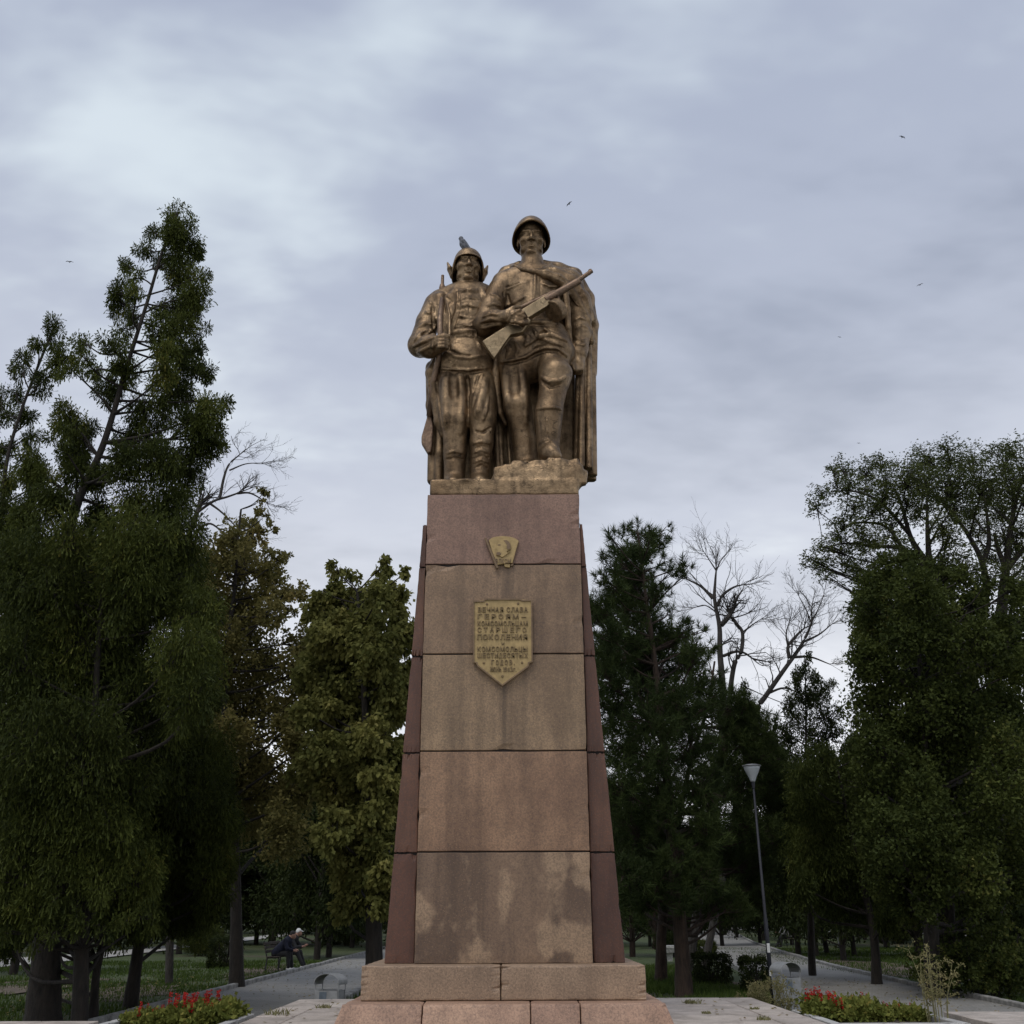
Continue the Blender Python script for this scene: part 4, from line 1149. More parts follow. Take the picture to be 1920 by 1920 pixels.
# kerbs: one row per edge, each stone its own piece
def kerb_mesh(L):
    bm = bmesh.new(); bm_box(bm, (0, -.07, -.14), (L - .012, .07, .10)); bmesh.ops.bevel(bm, geom=list(bm.edges), offset=.018, segments=1, affect='EDGES')
    me = bpy.data.meshes.new('kerb_stone'); bm.to_mesh(me); bm.free(); me.materials.append(KERB); return me
KM = kerb_mesh(1.0)
def kerb(line, label, far=58):
    root = empty('kerb', (line[0][0], line[0][1], 0), label, 'kerb')
    r = random.Random(len(line)); rest = []
    for (a, b) in zip(line[:-1], line[1:]):
        a, b = Vector((*a, 0)), Vector((*b, 0)); L = (b - a).length; d = (b - a).normalized(); ang = math.atan2(d.y, d.x)
        for i in range(int(L)):
            p = a + d * i
            if p.y > far or p.y < 12: rest.append((p, ang)); continue
            o = bpy.data.objects.new('kerb_stone', KM); COL.objects.link(o); o.parent = root
            o.location = (p.x - line[0][0], p.y - line[0][1], r.uniform(-.012, .006)); o.rotation_euler = (r.uniform(-.02, .02), 0, ang + r.uniform(-.01, .01))
    bm = bmesh.new()
    for p, ang in rest:
        if p.y < 12: continue
        m = Matrix.Translation(p) @ Matrix.Rotation(ang, 4, 'Z'); t = bmesh.new(); t.from_mesh(KM); t.transform(m); me = bpy.data.meshes.new('t'); t.to_mesh(me); t.free(); bm.from_mesh(me); bpy.data.meshes.remove(me)
    if rest and bm.verts: o = bm_obj('kerb_run', bm, KERB, root); tag(o, kind='stuff')
    else: bm.free()
kerb([(LPX0 - .07, 12), (LPX0 - .07, 60), (LPX0 - .27, 110)], 'grey concrete kerb along the left side of the left path')
kerb([(LPX1 + .07, 17.6), (LPX1 + .07, 60)], 'grey concrete kerb between the left path and the pedestal lawn')
kerb([(x + .07, y) for x, y in RR[1:7]], 'grey concrete kerb along the right side of the right path')
kerb([(x - .07, y) for x, y in RL[2:6]], 'grey concrete kerb between the right path and the clipped hedges')

# grass blades where the lawn is close enough to read
def grass_field(name, areas, label, seed, n, h):
    r = np.random.default_rng(seed); P = []
    tot = sum((a[1] - a[0]) * (a[3] - a[2]) for a in areas)
    for (x0, x1, y0, y1) in areas:
        k = int(n * (x1 - x0) * (y1 - y0) / tot)
        p = np.stack([r.uniform(x0, x1, k), y0 + (y1 - y0) * r.random(k) ** 1.4], 1); P.append(p)
    P = np.concatenate(P); k = len(P)
    keep = (np.sin(P[:, 0] * 1.7 + 1.3 * np.sin(P[:, 1] * .9)) + np.sin(P[:, 1] * 1.1 + P[:, 0] * .6) + r.normal(0, .7, k)) > -.9
    P = P[keep]; k = len(P)
    hh = h * r.uniform(.4, 1.0, k); an = r.uniform(0, 6.28, k); w = .010 * (0.8 + P[:, 1] / 40)
    dx, dy = np.cos(an) * w, np.sin(an) * w; lx, ly = r.normal(0, .4, k) * hh, r.normal(0, .4, k) * hh
    z = np.full(k, -.06)
    V = np.stack([np.stack([P[:, 0] - dx, P[:, 1] - dy, z], 1), np.stack([P[:, 0] + dx, P[:, 1] + dy, z], 1), np.stack([P[:, 0] + lx, P[:, 1] + ly, z + hh + .03], 1)], 1).reshape(-1, 3)
    o = np_mesh(name, V, np.arange(3 * k).reshape(-1, 3), GRASS, None, tone=r.random(k))
    return tag(o, label, 'grass', kind='stuff')
def leaf_mat(name, a, b, trans=.25, rough=.6, dead=None):
    """leaf colours from a to b by the per-leaf tone"""
    M = Mat(name)
    at_ = M.n('ShaderNodeAttribute', attribute_name='tone')
    stops = [(0.0, a), (0.8, b)] + ([(1.0, dead)] if dead else [])
    col = M.ramp(at_.outputs['Fac'], stops)
    M.color(col); M.set(Roughness=max(rough, .72))
    M.b.inputs['Specular IOR Level'].default_value = .12
    tr = M.n('ShaderNodeBsdfTranslucent'); mx = M.n('ShaderNodeMixShader'); mx.inputs[0].default_value = trans
    M.l(col, tr.inputs['Color']); M.l(M.b.outputs[0], mx.inputs[1]); M.l(tr.outputs[0], mx.inputs[2]); M.l(mx.outputs[0], M.out.inputs['Surface'])
    return M.m
GRASS = leaf_mat('grass_blade', (0.030, 0.056, 0.011), (0.080, 0.118, 0.026), .3)
grass_field('grass', [(-24, LPX0 - .2, 19, 46)], 'short dark grass on the lawn left of the left path', 1, 60000, .10)
grass_field('grass', [(LPX1 + .2, 6.0, 17.6, 40)], 'longer grass on the lawn between the two paths', 2, 60000, .16)
grass_field('grass', [(10.2, 26, 20, 60)], 'sunlit grass on the lawn right of the right path', 3, 60000, .10)
# ------------------------------------------------------------------ trees
def bark_mat(name, a, b):
    M = Mat(name); v = M.coord('World', scale=(1, 1, .22))
    n1 = M.noise(v, 14, 5, .7, .4); n2 = M.noise(M.coord('World'), 3, 3)
    M.color(M.mix(M.ramp(n1, [(.35, 0.0), (.68, 1.0)]), a, b)); M.set(Roughness=.95); M.bump(n1, 1.0, .05)
    return M.m
BARK = bark_mat('bark_brown', (0.010, 0.008, 0.0065), (0.032, 0.025, 0.019))
BARK_P = bark_mat('bark_pine', (0.018, 0.011, 0.008), (0.055, 0.034, 0.022))
BARK_G = bark_mat('bark_grey', (0.022, 0.019, 0.017), (0.062, 0.055, 0.048))
L_THUJA = leaf_mat('leaf_thuja', (0.013, 0.021, 0.006), (0.078, 0.094, 0.018), .25, dead=(0.15, 0.135, 0.030))
L_BROWN = leaf_mat('leaf_browning', (0.074, 0.076, 0.022), (0.215, 0.182, 0.062), .38, dead=(0.27, 0.20, 0.07))
L_LINDEN = leaf_mat('leaf_linden', (0.072, 0.084, 0.022), (0.245, 0.236, 0.070), .4, dead=(0.36, 0.32, 0.11))
L_PINE = leaf_mat('needle_pine', (0.013, 0.023, 0.008), (0.058, 0.080, 0.023), .18)
L_ACACIA = leaf_mat('leaf_acacia', (0.034, 0.048, 0.016), (0.085, 0.098, 0.030), .35)
L_ELM = leaf_mat('leaf_elm', (0.018, 0.029, 0.008), (0.084, 0.102, 0.024), .3, dead=(0.165, 0.16, 0.045))
L_DARK = leaf_mat('leaf_dark', (0.012, 0.020, 0.006), (0.034, 0.044, 0.011), .2)

class Wood:
    """tubes of one tree gathered into a single mesh"""
    def __init__(self): self.V = []; self.F = []; self.n = 0
    def tube(self, pts, r, sides=7):
        pts = np.asarray(pts, float); n = len(pts)
        if isinstance(r, (int, float)): r = [r] * n
        t = np.gradient(pts, axis=0) if n > 1 else np.array([[0, 0, 1.]])
        t /= np.maximum(np.linalg.norm(t, axis=1), 1e-9)[:, None]
        ref = np.where(np.abs(t[:, 2:3]) < .85, np.array([[0, 0, 1.]]), np.array([[1., 0, 0]]))
        a = np.cross(t, ref); a /= np.maximum(np.linalg.norm(a, axis=1), 1e-9)[:, None]
        b = np.cross(t, a)
        th = np.arange(sides) * 2 * math.pi / sides
        ring = pts[:, None, :] + (a[:, None, :] * np.cos(th)[None, :, None] + b[:, None, :] * np.sin(th)[None, :, None]) * np.asarray(r)[:, None, None]
        self.V.append(ring.reshape(-1, 3))
        i, j = np.meshgrid(np.arange(n - 1), np.arange(sides), indexing='ij'); k = (j + 1) % sides
        self.F.append(np.stack([i * sides + j, i * sides + k, (i + 1) * sides + k, (i + 1) * sides + j], -1).reshape(-1, 4) + self.n)
        self.n += n * sides
    def obj(self, name, mat, parent):
        return np_mesh(name, np.concatenate(self.V), np.concatenate(self.F), mat, parent, smooth=True)
def smooth_line(pts, m):
    """Catmull-Rom through the points, m samples per span"""
    P = np.asarray(pts, float); P = np.vstack([2 * P[0] - P[1], P, 2 * P[-1] - P[-2]]); out = []
    for i in range(1, len(P) - 2):
        for t in np.linspace(0, 1, m, endpoint=False):
            a, b, c_, d = P[i - 1], P[i], P[i + 1], P[i + 2]
            out.append(.5 * (2 * b + (c_ - a) * t + (2 * a - 5 * b + 4 * c_ - d) * t * t + (3 * b - a - 3 * c_ + d) * t ** 3))
    out.append(P[-2]); return np.array(out)

def quads(C, D, W, L, Wd, tone):
    """leaf blades: base C, direction D, width direction W, length L, width Wd (arrays) as kite-shaped quads"""
    L = L[:, None]; Wd = Wd[:, None]
    V = np.stack([C, C + D * L * .5 + W * Wd * .5, C + D * L, C + D * L * .5 - W * Wd * .5], 1).reshape(-1, 3)
    return V, np.arange(len(V)).reshape(-1, 4), tone
def tris(C, D, W, L, Wd, tone, needle):
    """small sprays and needles as single triangles: needles taper to the tip, sprays widen to it"""
    L = L[:, None]; Wd = Wd[:, None]
    if needle: V = np.stack([C - W * Wd * .5, C + W * Wd * .5, C + D * L], 1)
    else: V = np.stack([C, C + D * L * .85 + W * Wd * .62, C + D * L * .85 - W * Wd * .62], 1)
    V = V.reshape(-1, 3)
    return V, np.arange(len(V)).reshape(-1, 3), tone
def unit(a): return a / np.maximum(np.linalg.norm(a, axis=-1, keepdims=True), 1e-9)
def leaves(style, C, R, rng, out_dir, dens=1.0, size=1.0, lobe_tone=None):
    """C (n,3) clump centres, R (n,) clump radii, out_dir (n,3) the way each clump looks out of the crown"""
    n = len(C)
    per = {'fan': 100, 'thuja': 84, 'leaf': 36, 'linden': 32, 'pine': 34, 'acacia': 34, 'elm': 42}[style]
    per = max(4, int(per * dens))
    idx = np.repeat(np.arange(n), per); m = len(idx)
    c0 = C[idx]; r = R[idx]; o = out_dir[idx]; rn = rng.normal(size=(m, 3)); rd = unit(rng.normal(size=(m, 3)))
    ctone = rng.random(n)
    if lobe_tone is not None: ctone = .55 * ctone + .5 * lobe_tone ** 1.5
    ctone = ctone[idx]
    tone = np.clip(.66 * ctone ** 1.4 + .38 * rng.random(m), 0, 1)
    if style in ('thuja', 'fan'):       # flat drooping fans; 'fan': finer sprays bursting from the shoot ends
        up = rng.random(m) < (.42 if style == 'fan' else .45)
        p = c0 + rn * r[:, None] * np.array([.44, .44, .62])
        d = unit(o * .35 + unit(p - c0) * .7 + rd * .4 + np.where(up[:, None], np.array([[0, 0, .75]]), np.array([[0, 0, -1.2]])))
        if style == 'fan': L, W = .115 * size * rng.uniform(.6, 1.35, m) * np.where(up, 1.0, 1.25), .021 * size * rng.uniform(.7, 1.3, m)
        else: L, W = .105 * size * rng.uniform(.6, 1.35, m), .030 * size * rng.uniform(.7, 1.3, m)
    elif style == 'pine':      # needle tufts: needles spray from a shoot pointing up and out
        sh = unit(out_dir * .7 + np.array([0, 0, .75]) + .25 * unit(rng.normal(size=(n, 3))))[idx]
        t = rng.random(m)[:, None]
        p = c0 + sh * (t - .5) * r[:, None] * 1.3 + rd * .01
        d = unit(sh * .75 + rd * .9)
        L, W = .20 * size * rng.uniform(.7, 1.15, m), .017 * size * np.ones(m)
    elif style == 'acacia':    # feathery leaves: small leaflets in arching rows
        row = rng.integers(0, 5, m); rdir = unit(rng.normal(size=(n, 5, 3)) * np.array([1, 1, .45]))[idx, row]
        t = rng.random(m)
        p = c0 + rdir * (t * r * 1.15)[:, None] + np.array([0, 0, -1]) * (t ** 2 * r * .35)[:, None] + rn * .02
        d = unit(np.cross(rdir, np.array([0, 0, 1.])) * np.where(rng.random(m) < .5, 1, -1)[:, None] + rdir * .5 + rd * .3 - np.array([0, 0, .2]))
        L, W = .095 * size * rng.uniform(.7, 1.2, m), .036 * size * rng.uniform(.8, 1.2, m)
    elif style == 'linden':    # hanging bunches of larger leaves
        p = c0 + rn * r[:, None] * np.array([.45, .45, .42])
        d = unit(o * .45 + rd * .6 + np.array([0, 0, -.65]))
        L, W = .135 * size * rng.uniform(.6, 1.25, m), .088 * size * rng.uniform(.7, 1.2, m)
    else:
        p = c0 + rn * r[:, None] * .48
        d = unit(o * .4 + rd * .8 + np.array([0, 0, -.15]))
        s = .105 if style == 'leaf' else .085
        L, W = s * size * rng.uniform(.6, 1.3, m), s * .66 * size * rng.uniform(.7, 1.2, m)
    w = unit(np.cross(d, unit(rng.normal(size=(m, 3)))))
    if style in ('linden', 'leaf'): return quads(p, d, w, L, W, tone)
    return tris(p, d, w, L, W, tone, style == 'pine')

def px_tree(name, label, style, leaf, bark, Y, trunk, lobes, seed, r0=.25, r1=.03, dens=1.0, size=1.0, depth=1.0, clumps=1.0, extra=(), cat='tree', group=None, back=False, base=True, twig=.4, taper=1.15, spread=.42):
    """a tree measured from the photograph: trunk line and crown lobes (px, py, radius px [, depth offset]) stand at distance Y, given real depth"""
    rng = np.random.default_rng(seed)
    T = [np.array(at(x, y, Y)) for x, y in trunk]
    if base:
        T = [np.array([T[0][0], T[0][1], -.15])] + ([T[0]] if T[0][2] > .3 else []) + T[1:]
    root = empty(name, (T[0][0], Y, 0), label, cat, group)
    wood = Wood()
    TL = smooth_line(T, 6)
    u = np.concatenate([[0], np.cumsum(np.linalg.norm(np.diff(TL, axis=0), axis=1))]); u /= u[-1]
    rad = (r0 - r1) * (1 - u) ** taper + r1
    rad[0] *= 1.35; rad[1:3] *= 1.12
    wood.tube(TL, rad, 10)
    for (line, ra, rb) in extra:
        E = smooth_line([np.array(at(x, y, Y + (z[0] if z else 0))) for (x, y, *z) in line], 5)
        wood.tube(E, np.linspace(ra, rb, len(E)), 7)
        TL = np.vstack([TL, E[2:]]); rad = np.concatenate([rad, np.linspace(ra, rb, len(E))[2:]])
    C, R, O, LT = [], [], [], []
    if back: lobes = list(lobes) + [(l[0] + rng.uniform(-14, 14), l[1] + rng.uniform(-6, 16), l[2] * .95, rng.uniform(1.2, 2.6) * depth) for l in lobes if l[2] > 22]
    for l in lobes:
        x, y, rp = l[:3]
        off = l[3] if len(l) > 3 else rng.uniform(-1, 1) * depth
        p = np.array(at(x, y, Y + off)); rm = rp * mpp(Y + off, p[2])
        k = max(2, int(round((2.0 + (rp * rm * 1.15)) * clumps))) if rm > .25 else max(2, int(3 * clumps))
        k = min(k, 90)
        dirs = unit(rng.normal(size=(k, 3)))
        q = p + dirs * np.array([1, 1, 1.2]) * (rm * (.2 + .8 * rng.random(k) ** .6) * np.where(rng.random(k) < .16, 1.28, 1.0))[:, None]
        cr = np.clip(rm * spread, .10, .30 if spread < .5 else .5) * rng.uniform(.75, 1.2, k)
        LT.append(np.full(k, rng.random())); C.append(q); R.append(cr); O.append(unit(dirs + .3 * unit((p - np.array([T[0][0], Y, p[2]]))[None] + 1e-3)))
        # limb from the stem to the lobe, then twigs to some clumps
        below = TL[:, 2] < p[2] + .1 * rm
        dist = np.linalg.norm(TL - (p - np.array([0, 0, .55 * rm + .25 * np.hypot(p[0] - T[0][0], off)])), axis=1) + np.where(below, 0, 4.0)
        j = int(np.argmin(dist)); s = TL[j]
        lr = min(rad[j] * .6, .018 + .035 * rm + .006 * np.linalg.norm(p - s))
        mid = (s + p) / 2 + np.array([0, 0, -.06 * np.linalg.norm(p - s)]) + rng.normal(0, .06, 3) * np.linalg.norm(p - s)
        B = smooth_line([s, mid, p], 4); wood.tube(B, np.linspace(lr, .012, len(B)), 5)
        for i in range(k):
            if rng.random() < twig:
                mm = (p + q[i]) / 2 + rng.normal(0, .05, 3); wood.tube(np.array([B[-3], mm, q[i]]), [.012, .009, .005], 4)
    C, R, O = np.concatenate(C), np.concatenate(R), np.concatenate(O)
    V, F, tone = leaves(style, C, R, rng, O, dens, size, np.concatenate(LT))
    wood.obj('trunk', bark, root)
    np_mesh('crown', V, F, leaf, root, tone=tone)
    return root

def bare_tree(name, label, Y, limbs, seed, bark, twigs=1.0, levels=4, base=None):
    """leafless tree: measured limbs (polyline px, r0, r1) that fork down to fine twigs"""
    rng = np.random.default_rng(seed); wood = Wood()
    p0 = base if base else limbs[0][0][0]
    b = np.array(at(p0[0], p0[1], Y))
    root = empty(name, (b[0], Y, 0), label, 'tree')
    def grow(s, d, L, r, lev):
        m = 4; pts = [s]; dd = d
        for i in range(m):
            dd = unit(dd + rng.normal(0, .16, 3) + np.array([0, 0, .05])); pts.append(pts[-1] + dd * L / m)
        wood.tube(np.array(pts), np.linspace(r, r * .45 + .002, m + 1), 3 if lev < 2 else 4)
        if lev <= 0: return
        for i in range(1, m + 1):
            if rng.random() < .80:
                nd = unit(dd + unit(rng.normal(size=3)) * .75); grow(pts[i], nd, L * rng.uniform(.45, .68), max(r * .5, .0032), lev - 1)
    for pts, ra, rb in limbs:
        P = smooth_line([np.array(at(x, y, Y + (z[0] if z else 0))) for (x, y, *z) in pts], 5)
        wood.tube(P, np.linspace(ra, rb, len(P)), 8)
        n_ = len(P)
        for i in range(n_):
            u = i / (n_ - 1)
            if u > .3 and rng.random() < .55 * twigs:
                t = unit(P[min(i + 1, n_ - 1)] - P[max(i - 1, 0)]); nd = unit(t + unit(rng.normal(size=3)) * .9)
                grow(P[i], nd, rng.uniform(.6, 1.2), max(.009, (ra + (rb - ra) * u) * .35), levels - 2)
        t = unit(P[-1] - P[-2])
        for k in range(3): grow(P[-1], unit(t + rng.normal(0, .3, 3)), rng.uniform(.45, .85), rb * .8, levels - 1)
    if base:
        P = smooth_line([np.array([b[0], Y, -.1])] + [np.array(at(limbs[0][0][0][0], limbs[0][0][0][1], Y))], 4)
        wood.tube(P, np.linspace(limbs[0][1] * 1.1, limbs[0][1], len(P)), 9)
    wood.obj('trunk', bark, root)
    return root

# ---- left side
px_tree('conifer_tree', 'tallest conifer left of the monument with bare upper trunk and feathery dark foliage', 'fan', L_THUJA, BARK, 19.6,
    [(82, 1912), (92, 1700), (112, 1300), (130, 1000), (195, 830), (240, 680), (275, 570), (305, 470), (332, 400)],
    [(333, 397, 18), (331, 428, 27), (342, 462, 32), (366, 464, 16), (289, 438, 11), (271, 464, 16), (296, 486, 15), (372, 521, 20), (340, 508, 30), (234, 498, 14), (250, 521, 20), (219, 542, 17), (258, 553, 20), (226, 570, 20), (250, 588, 18), (367, 555, 24), (335, 578, 34), (302, 581, 20), (234, 608, 14), (203, 636, 20), (224, 652, 20), (312, 620, 30), (349, 607, 16), (307, 652, 24), (378, 628, 16), (371, 660, 20), (340, 667, 24), (156, 641, 13), (154, 667, 16), (140, 699, 20), (178, 696, 13), (234, 693, 26), (373, 693, 23), (307, 706, 25), (203, 732, 22), (338, 737, 34), (411, 750, 18), (391, 777, 30), (360, 803, 34), (288, 766, 34), (262, 816, 36), (130, 787, 28), (156, 816, 25), (414, 823, 16), (112, 829, 22),
     (391, 839, 25), (340, 890, 38), (300, 862, 32), (234, 866, 34), (140, 852, 28), (146, 900, 30), (57, 873, 28), (104, 946, 34), (60, 985, 36), (262, 946, 44), (326, 955, 38), (182, 972, 30), (60, 1050, 36), (130, 1060, 40), (210, 1050, 42), (290, 1025, 38), (345, 1005, 32), (150, 1130, 42), (260, 1120, 42), (60, 1140, 42), (330, 1085, 34), (20, 960, 30), (95, 890, 22), (185, 900, 24)],
    101, r0=.27, depth=1.0, clumps=1.75, dens=.9, taper=1.75)
px_tree('conifer_tree', 'lower spreading conifer at the left edge with dense dark hanging foliage', 'fan', L_THUJA, BARK, 18.6,
    [(150, 1890), (156, 1700), (175, 1400), (185, 1200), (200, 1040)],
    [(234, 1021, 62), (300, 1030, 50), (78, 1086, 75), (182, 1100, 80), (250, 1100, 65), (39, 1165, 75), (156, 1190, 90), (240, 1190, 75), (300, 1120, 45), (60, 1280, 85), (180, 1290, 90), (270, 1290, 70), (330, 1330, 45), (50, 1400, 75), (150, 1400, 85), (260, 1400, 75), (100, 1490, 80), (220, 1490, 75), (10, 1500, 60), (0, 1340, 60), (20, 1230, 55), (130, 1010, 40), (20, 1060, 45), (340, 1070, 45), (372, 1140, 42), (345, 1220, 55), (390, 1250, 36), (365, 1310, 42), (60, 1560, 55, -.7), (140, 1580, 55, -.6), (215, 1570, 50, -.4), (30, 1640, 48, -.9), (110, 1650, 46, -.8), (190, 1650, 44, -.6), (265, 1640, 42, .2), (60, 1700, 34, -.9), (15, 1710, 34, -.5), (130, 1705, 26, -.8), (20, 1745, 26, -.8), (62, 1748, 24, -.9), (105, 1745, 24, -.9), (150, 1740, 24, -.8), (195, 1735, 26, -.7), (240, 1725, 26, -.5), (285, 1715, 26, -.4)],
    102, r0=.14, depth=1.3, clumps=1.15, dens=.75, size=.98, back=True)
px_tree('conifer_tree', 'leaning conifer top at the far left edge beside the tallest conifer', 'fan', L_THUJA, BARK, 21.5,
    [(-70, 1890), (-40, 1500), (-12, 1150), (3, 950), (15, 855), (40, 770), (70, 690), (102, 612)],
    [(104, 610, 16), (97, 631, 19), (70, 649, 13), (112, 668, 20), (44, 672, 16), (42, 698, 17), (78, 706, 17), (104, 696, 13), (31, 732, 13), (78, 732, 18), (0, 750, 18), (5, 774, 13), (31, 782, 12), (52, 790, 18), (52, 820, 19), (21, 841, 14), (65, 852, 17), (-30, 800, 25), (-20, 860, 25), (20, 900, 22), (70, 910, 25), (10, 1000, 40), (-30, 1100, 60)],
    103, r0=.17, depth=.7, dens=.9, clumps=1.7, taper=1.7)
px_tree('conifer_tree', 'small conifer with a thin bowed trunk and low yellowish sprays at the lower left', 'fan', L_THUJA, BARK, 20.6,
    [(176, 1908), (180, 1830), (192, 1770), (200, 1680), (190, 1560)],
    [(60, 1570, 50), (30, 1640, 45), (90, 1620, 45), (40, 1700, 40), (100, 1690, 35), (180, 1560, 55), (240, 1580, 50), (150, 1640, 40), (230, 1650, 38), (20, 1560, 40), (290, 1600, 35), (70, 1740, 22), (210, 1700, 34), (270, 1710, 30), (150, 1720, 28), (10, 1745, 30)],
    104, r0=.085, depth=1.0, clumps=1.3, dens=1.0, size=.92, back=True)
px_tree('conifer_tree', 'conifer with a straight trunk and drooping green sprays beside the left path', 'fan', L_THUJA, BARK, 22.8,
    [(244, 1886), (262, 1760), (285, 1600), (300, 1450), (320, 1340)],
    [(330, 1370, 45), (380, 1420, 48), (300, 1450, 55), (350, 1490, 58), (405, 1490, 42), (320, 1550, 55), (380, 1560, 50), (410, 1550, 35), (300, 1620, 50), (360, 1630, 45), (340, 1670, 38), (300, 1680, 32), (390, 1640, 30), (270, 1530, 45), (265, 1640, 35), (310, 1720, 30), (360, 1715, 30), (400, 1690, 28), (415, 1620, 28)],
    105, r0=.14, depth=1.2, clumps=1.3, dens=1.0, back=True)
px_tree('broadleaf_tree', 'thin broadleaf tree with browning leaves behind the tallest conifer', 'leaf', L_BROWN, BARK, 29.0,
    [(446, 1838), (440, 1600), (420, 1300), (440, 1100), (446, 1010), (452, 955)],
    [(497, 920, 7), (480, 945, 13), (492, 972, 15), (472, 985, 20), (512, 992, 12), (480, 1008, 20), (435, 1015, 28), (522, 1050, 20), (540, 1048, 9), (500, 1062, 24), (460, 1058, 36), (410, 1048, 38), (535, 1112, 20), (556, 1112, 16), (573, 1110, 9), (500, 1107, 28), (460, 1120, 32), (410, 1130, 42), (510, 1147, 28), (472, 1182, 34), (422, 1195, 40), (430, 1260, 46), (500, 1242, 44), (560, 1260, 40), (400, 1320, 42), (470, 1330, 46), (550, 1330, 42), (600, 1300, 26), (430, 1385, 42), (530, 1375, 32), (480, 1430, 40), (380, 1230, 40), (370, 1130, 38), (360, 1060, 35), (560, 1200, 26), (545, 1150, 16), (590, 1230, 24), (570, 1400, 34), (430, 1460, 45), (500, 1480, 45), (560, 1480, 40), (450, 1530, 45), (520, 1560, 45), (400, 1400, 45)],
    106, r0=.17, depth=1.5, clumps=1.15, dens=1.0, size=1.15, back=True)
px_tree('linden_tree', 'yellow-green linden with hanging leaf bunches against the left side of the pedestal', 'linden', L_LINDEN, BARK, 22.5,
    [(704, 1860), (700, 1700), (690, 1450), (680, 1250), (670, 1110)],
    [(627, 1062, 11), (643, 1082, 19), (672, 1100, 18), (605, 1107, 18), (635, 1122, 32), (662, 1147, 36), (597, 1142, 26), (722, 1057, 8), (728, 1072, 9), (715, 1085, 16), (762, 1072, 8), (750, 1096, 17), (710, 1117, 28), (748, 1134, 24), (635, 1184, 38), (686, 1184, 42), (747, 1184, 28), (647, 1234, 46), (710, 1222, 42), (747, 1247, 28), (597, 1257, 36), (660, 1284, 48), (722, 1284, 40), (640, 1340, 44), (700, 1342, 44), (742, 1332, 28), (612, 1400, 36), (670, 1420, 40), (728, 1420, 36), (622, 1480, 32), (690, 1500, 36), (742, 1480, 26), (690, 1570, 30), (735, 1560, 28), (722, 1640, 26), (700, 1690, 20), (640, 1550, 30), (600, 1330, 30), (770, 1400, 30), (780, 1280, 30), (780, 1180, 24), (650, 1620, 34), (690, 1640, 30), (620, 1560, 34), (655, 1690, 26), (600, 1200, 26), (570, 1330, 26), (590, 1440, 34), (695, 1380, 34, -.6), (700, 1450, 34, -.6), (700, 1530, 34, -.6), (706, 1610, 32, -.6), (712, 1680, 26, -.5), (660, 1560, 30, -.4)],
    107, r0=.2, depth=1.1, clumps=1.5, dens=1.15, size=1.0, back=True)
bare_tree('bare_tree', 'dead leafless limbs showing behind the browning broadleaf tree on the left', 31.0,
    [([(330, 1150), (350, 1020), (372, 955)], .10, .07), ([(368, 962), (400, 940), (425, 932), (445, 925)], .050, .030), ([(412, 935), (420, 895), (430, 870), (450, 852)], .055, .02), ([(445, 925), (470, 925), (500, 942)], .045, .015), ([(395, 945), (415, 960), (440, 985)], .04, .018), ([(368, 960), (378, 920), (386, 885)], .04, .015), ([(430, 882), (460, 870), (490, 868)], .03, .01), ([(372, 990), (395, 982), (420, 1000)], .05, .02)],
    108, BARK_G, .5, 4, base=(322, 1800))
# ---- right side
px_tree('pine_tree', 'tall dark pine right of the pedestal with upright needle tufts', 'pine', L_PINE, BARK_P, 25.5,
    [(1283, 1866), (1276, 1750), (1262, 1600), (1245, 1400), (1225, 1220), (1207, 1090), (1196, 1000)],
    [(1175, 990, 11), (1196, 993, 14), (1220, 994, 11), (1247, 999, 14), (1145, 1008, 15), (1163, 1026, 22), (1198, 1026, 28), (1236, 1021, 20), (1130, 1046, 11), (1163, 1058, 28), (1206, 1058, 30), (1246, 1056, 17), (1284, 1061, 13), (1275, 1086, 15), (1256, 1076, 16), (1126, 1083, 18), (1150, 1101, 32), (1193, 1101, 36), (1231, 1111, 25), (1130, 1146, 26), (1168, 1146, 34), (1211, 1146, 32), (1252, 1150, 16), (1142, 1188, 30), (1186, 1200, 38), (1231, 1196, 34), (1285, 1183, 20), (1314, 1186, 17), (1260, 1206, 30), (1305, 1226, 28), (1330, 1213, 15), (1156, 1226, 38), (1218, 1238, 42), (1280, 1246, 25), (1142, 1276, 38), (1193, 1276, 46), (1242, 1300, 50), (1306, 1272, 25), (1156, 1326, 44), (1218, 1338, 50), (1280, 1326, 46), (1332, 1314, 34),
     (1160, 1400, 48), (1230, 1405, 50), (1300, 1400, 48), (1160, 1480, 46), (1230, 1480, 50), (1310, 1475, 48), (1185, 1560, 44), (1260, 1560, 46), (1330, 1555, 42), (1175, 1640, 38), (1240, 1640, 40), (1320, 1645, 38), (1205, 1690, 26), (1345, 1690, 30), (1380, 1700, 28), (1150, 1600, 30), (1130, 1230, 30), (1110, 1150, 25), (1255, 1520, 38, -.9), (1265, 1610, 36, -.9), (1280, 1680, 26, -.9), (1225, 1660, 30, -.6)],
    201, r0=.19, depth=1.5, clumps=2.15, dens=1.0, size=1.05, back=True)
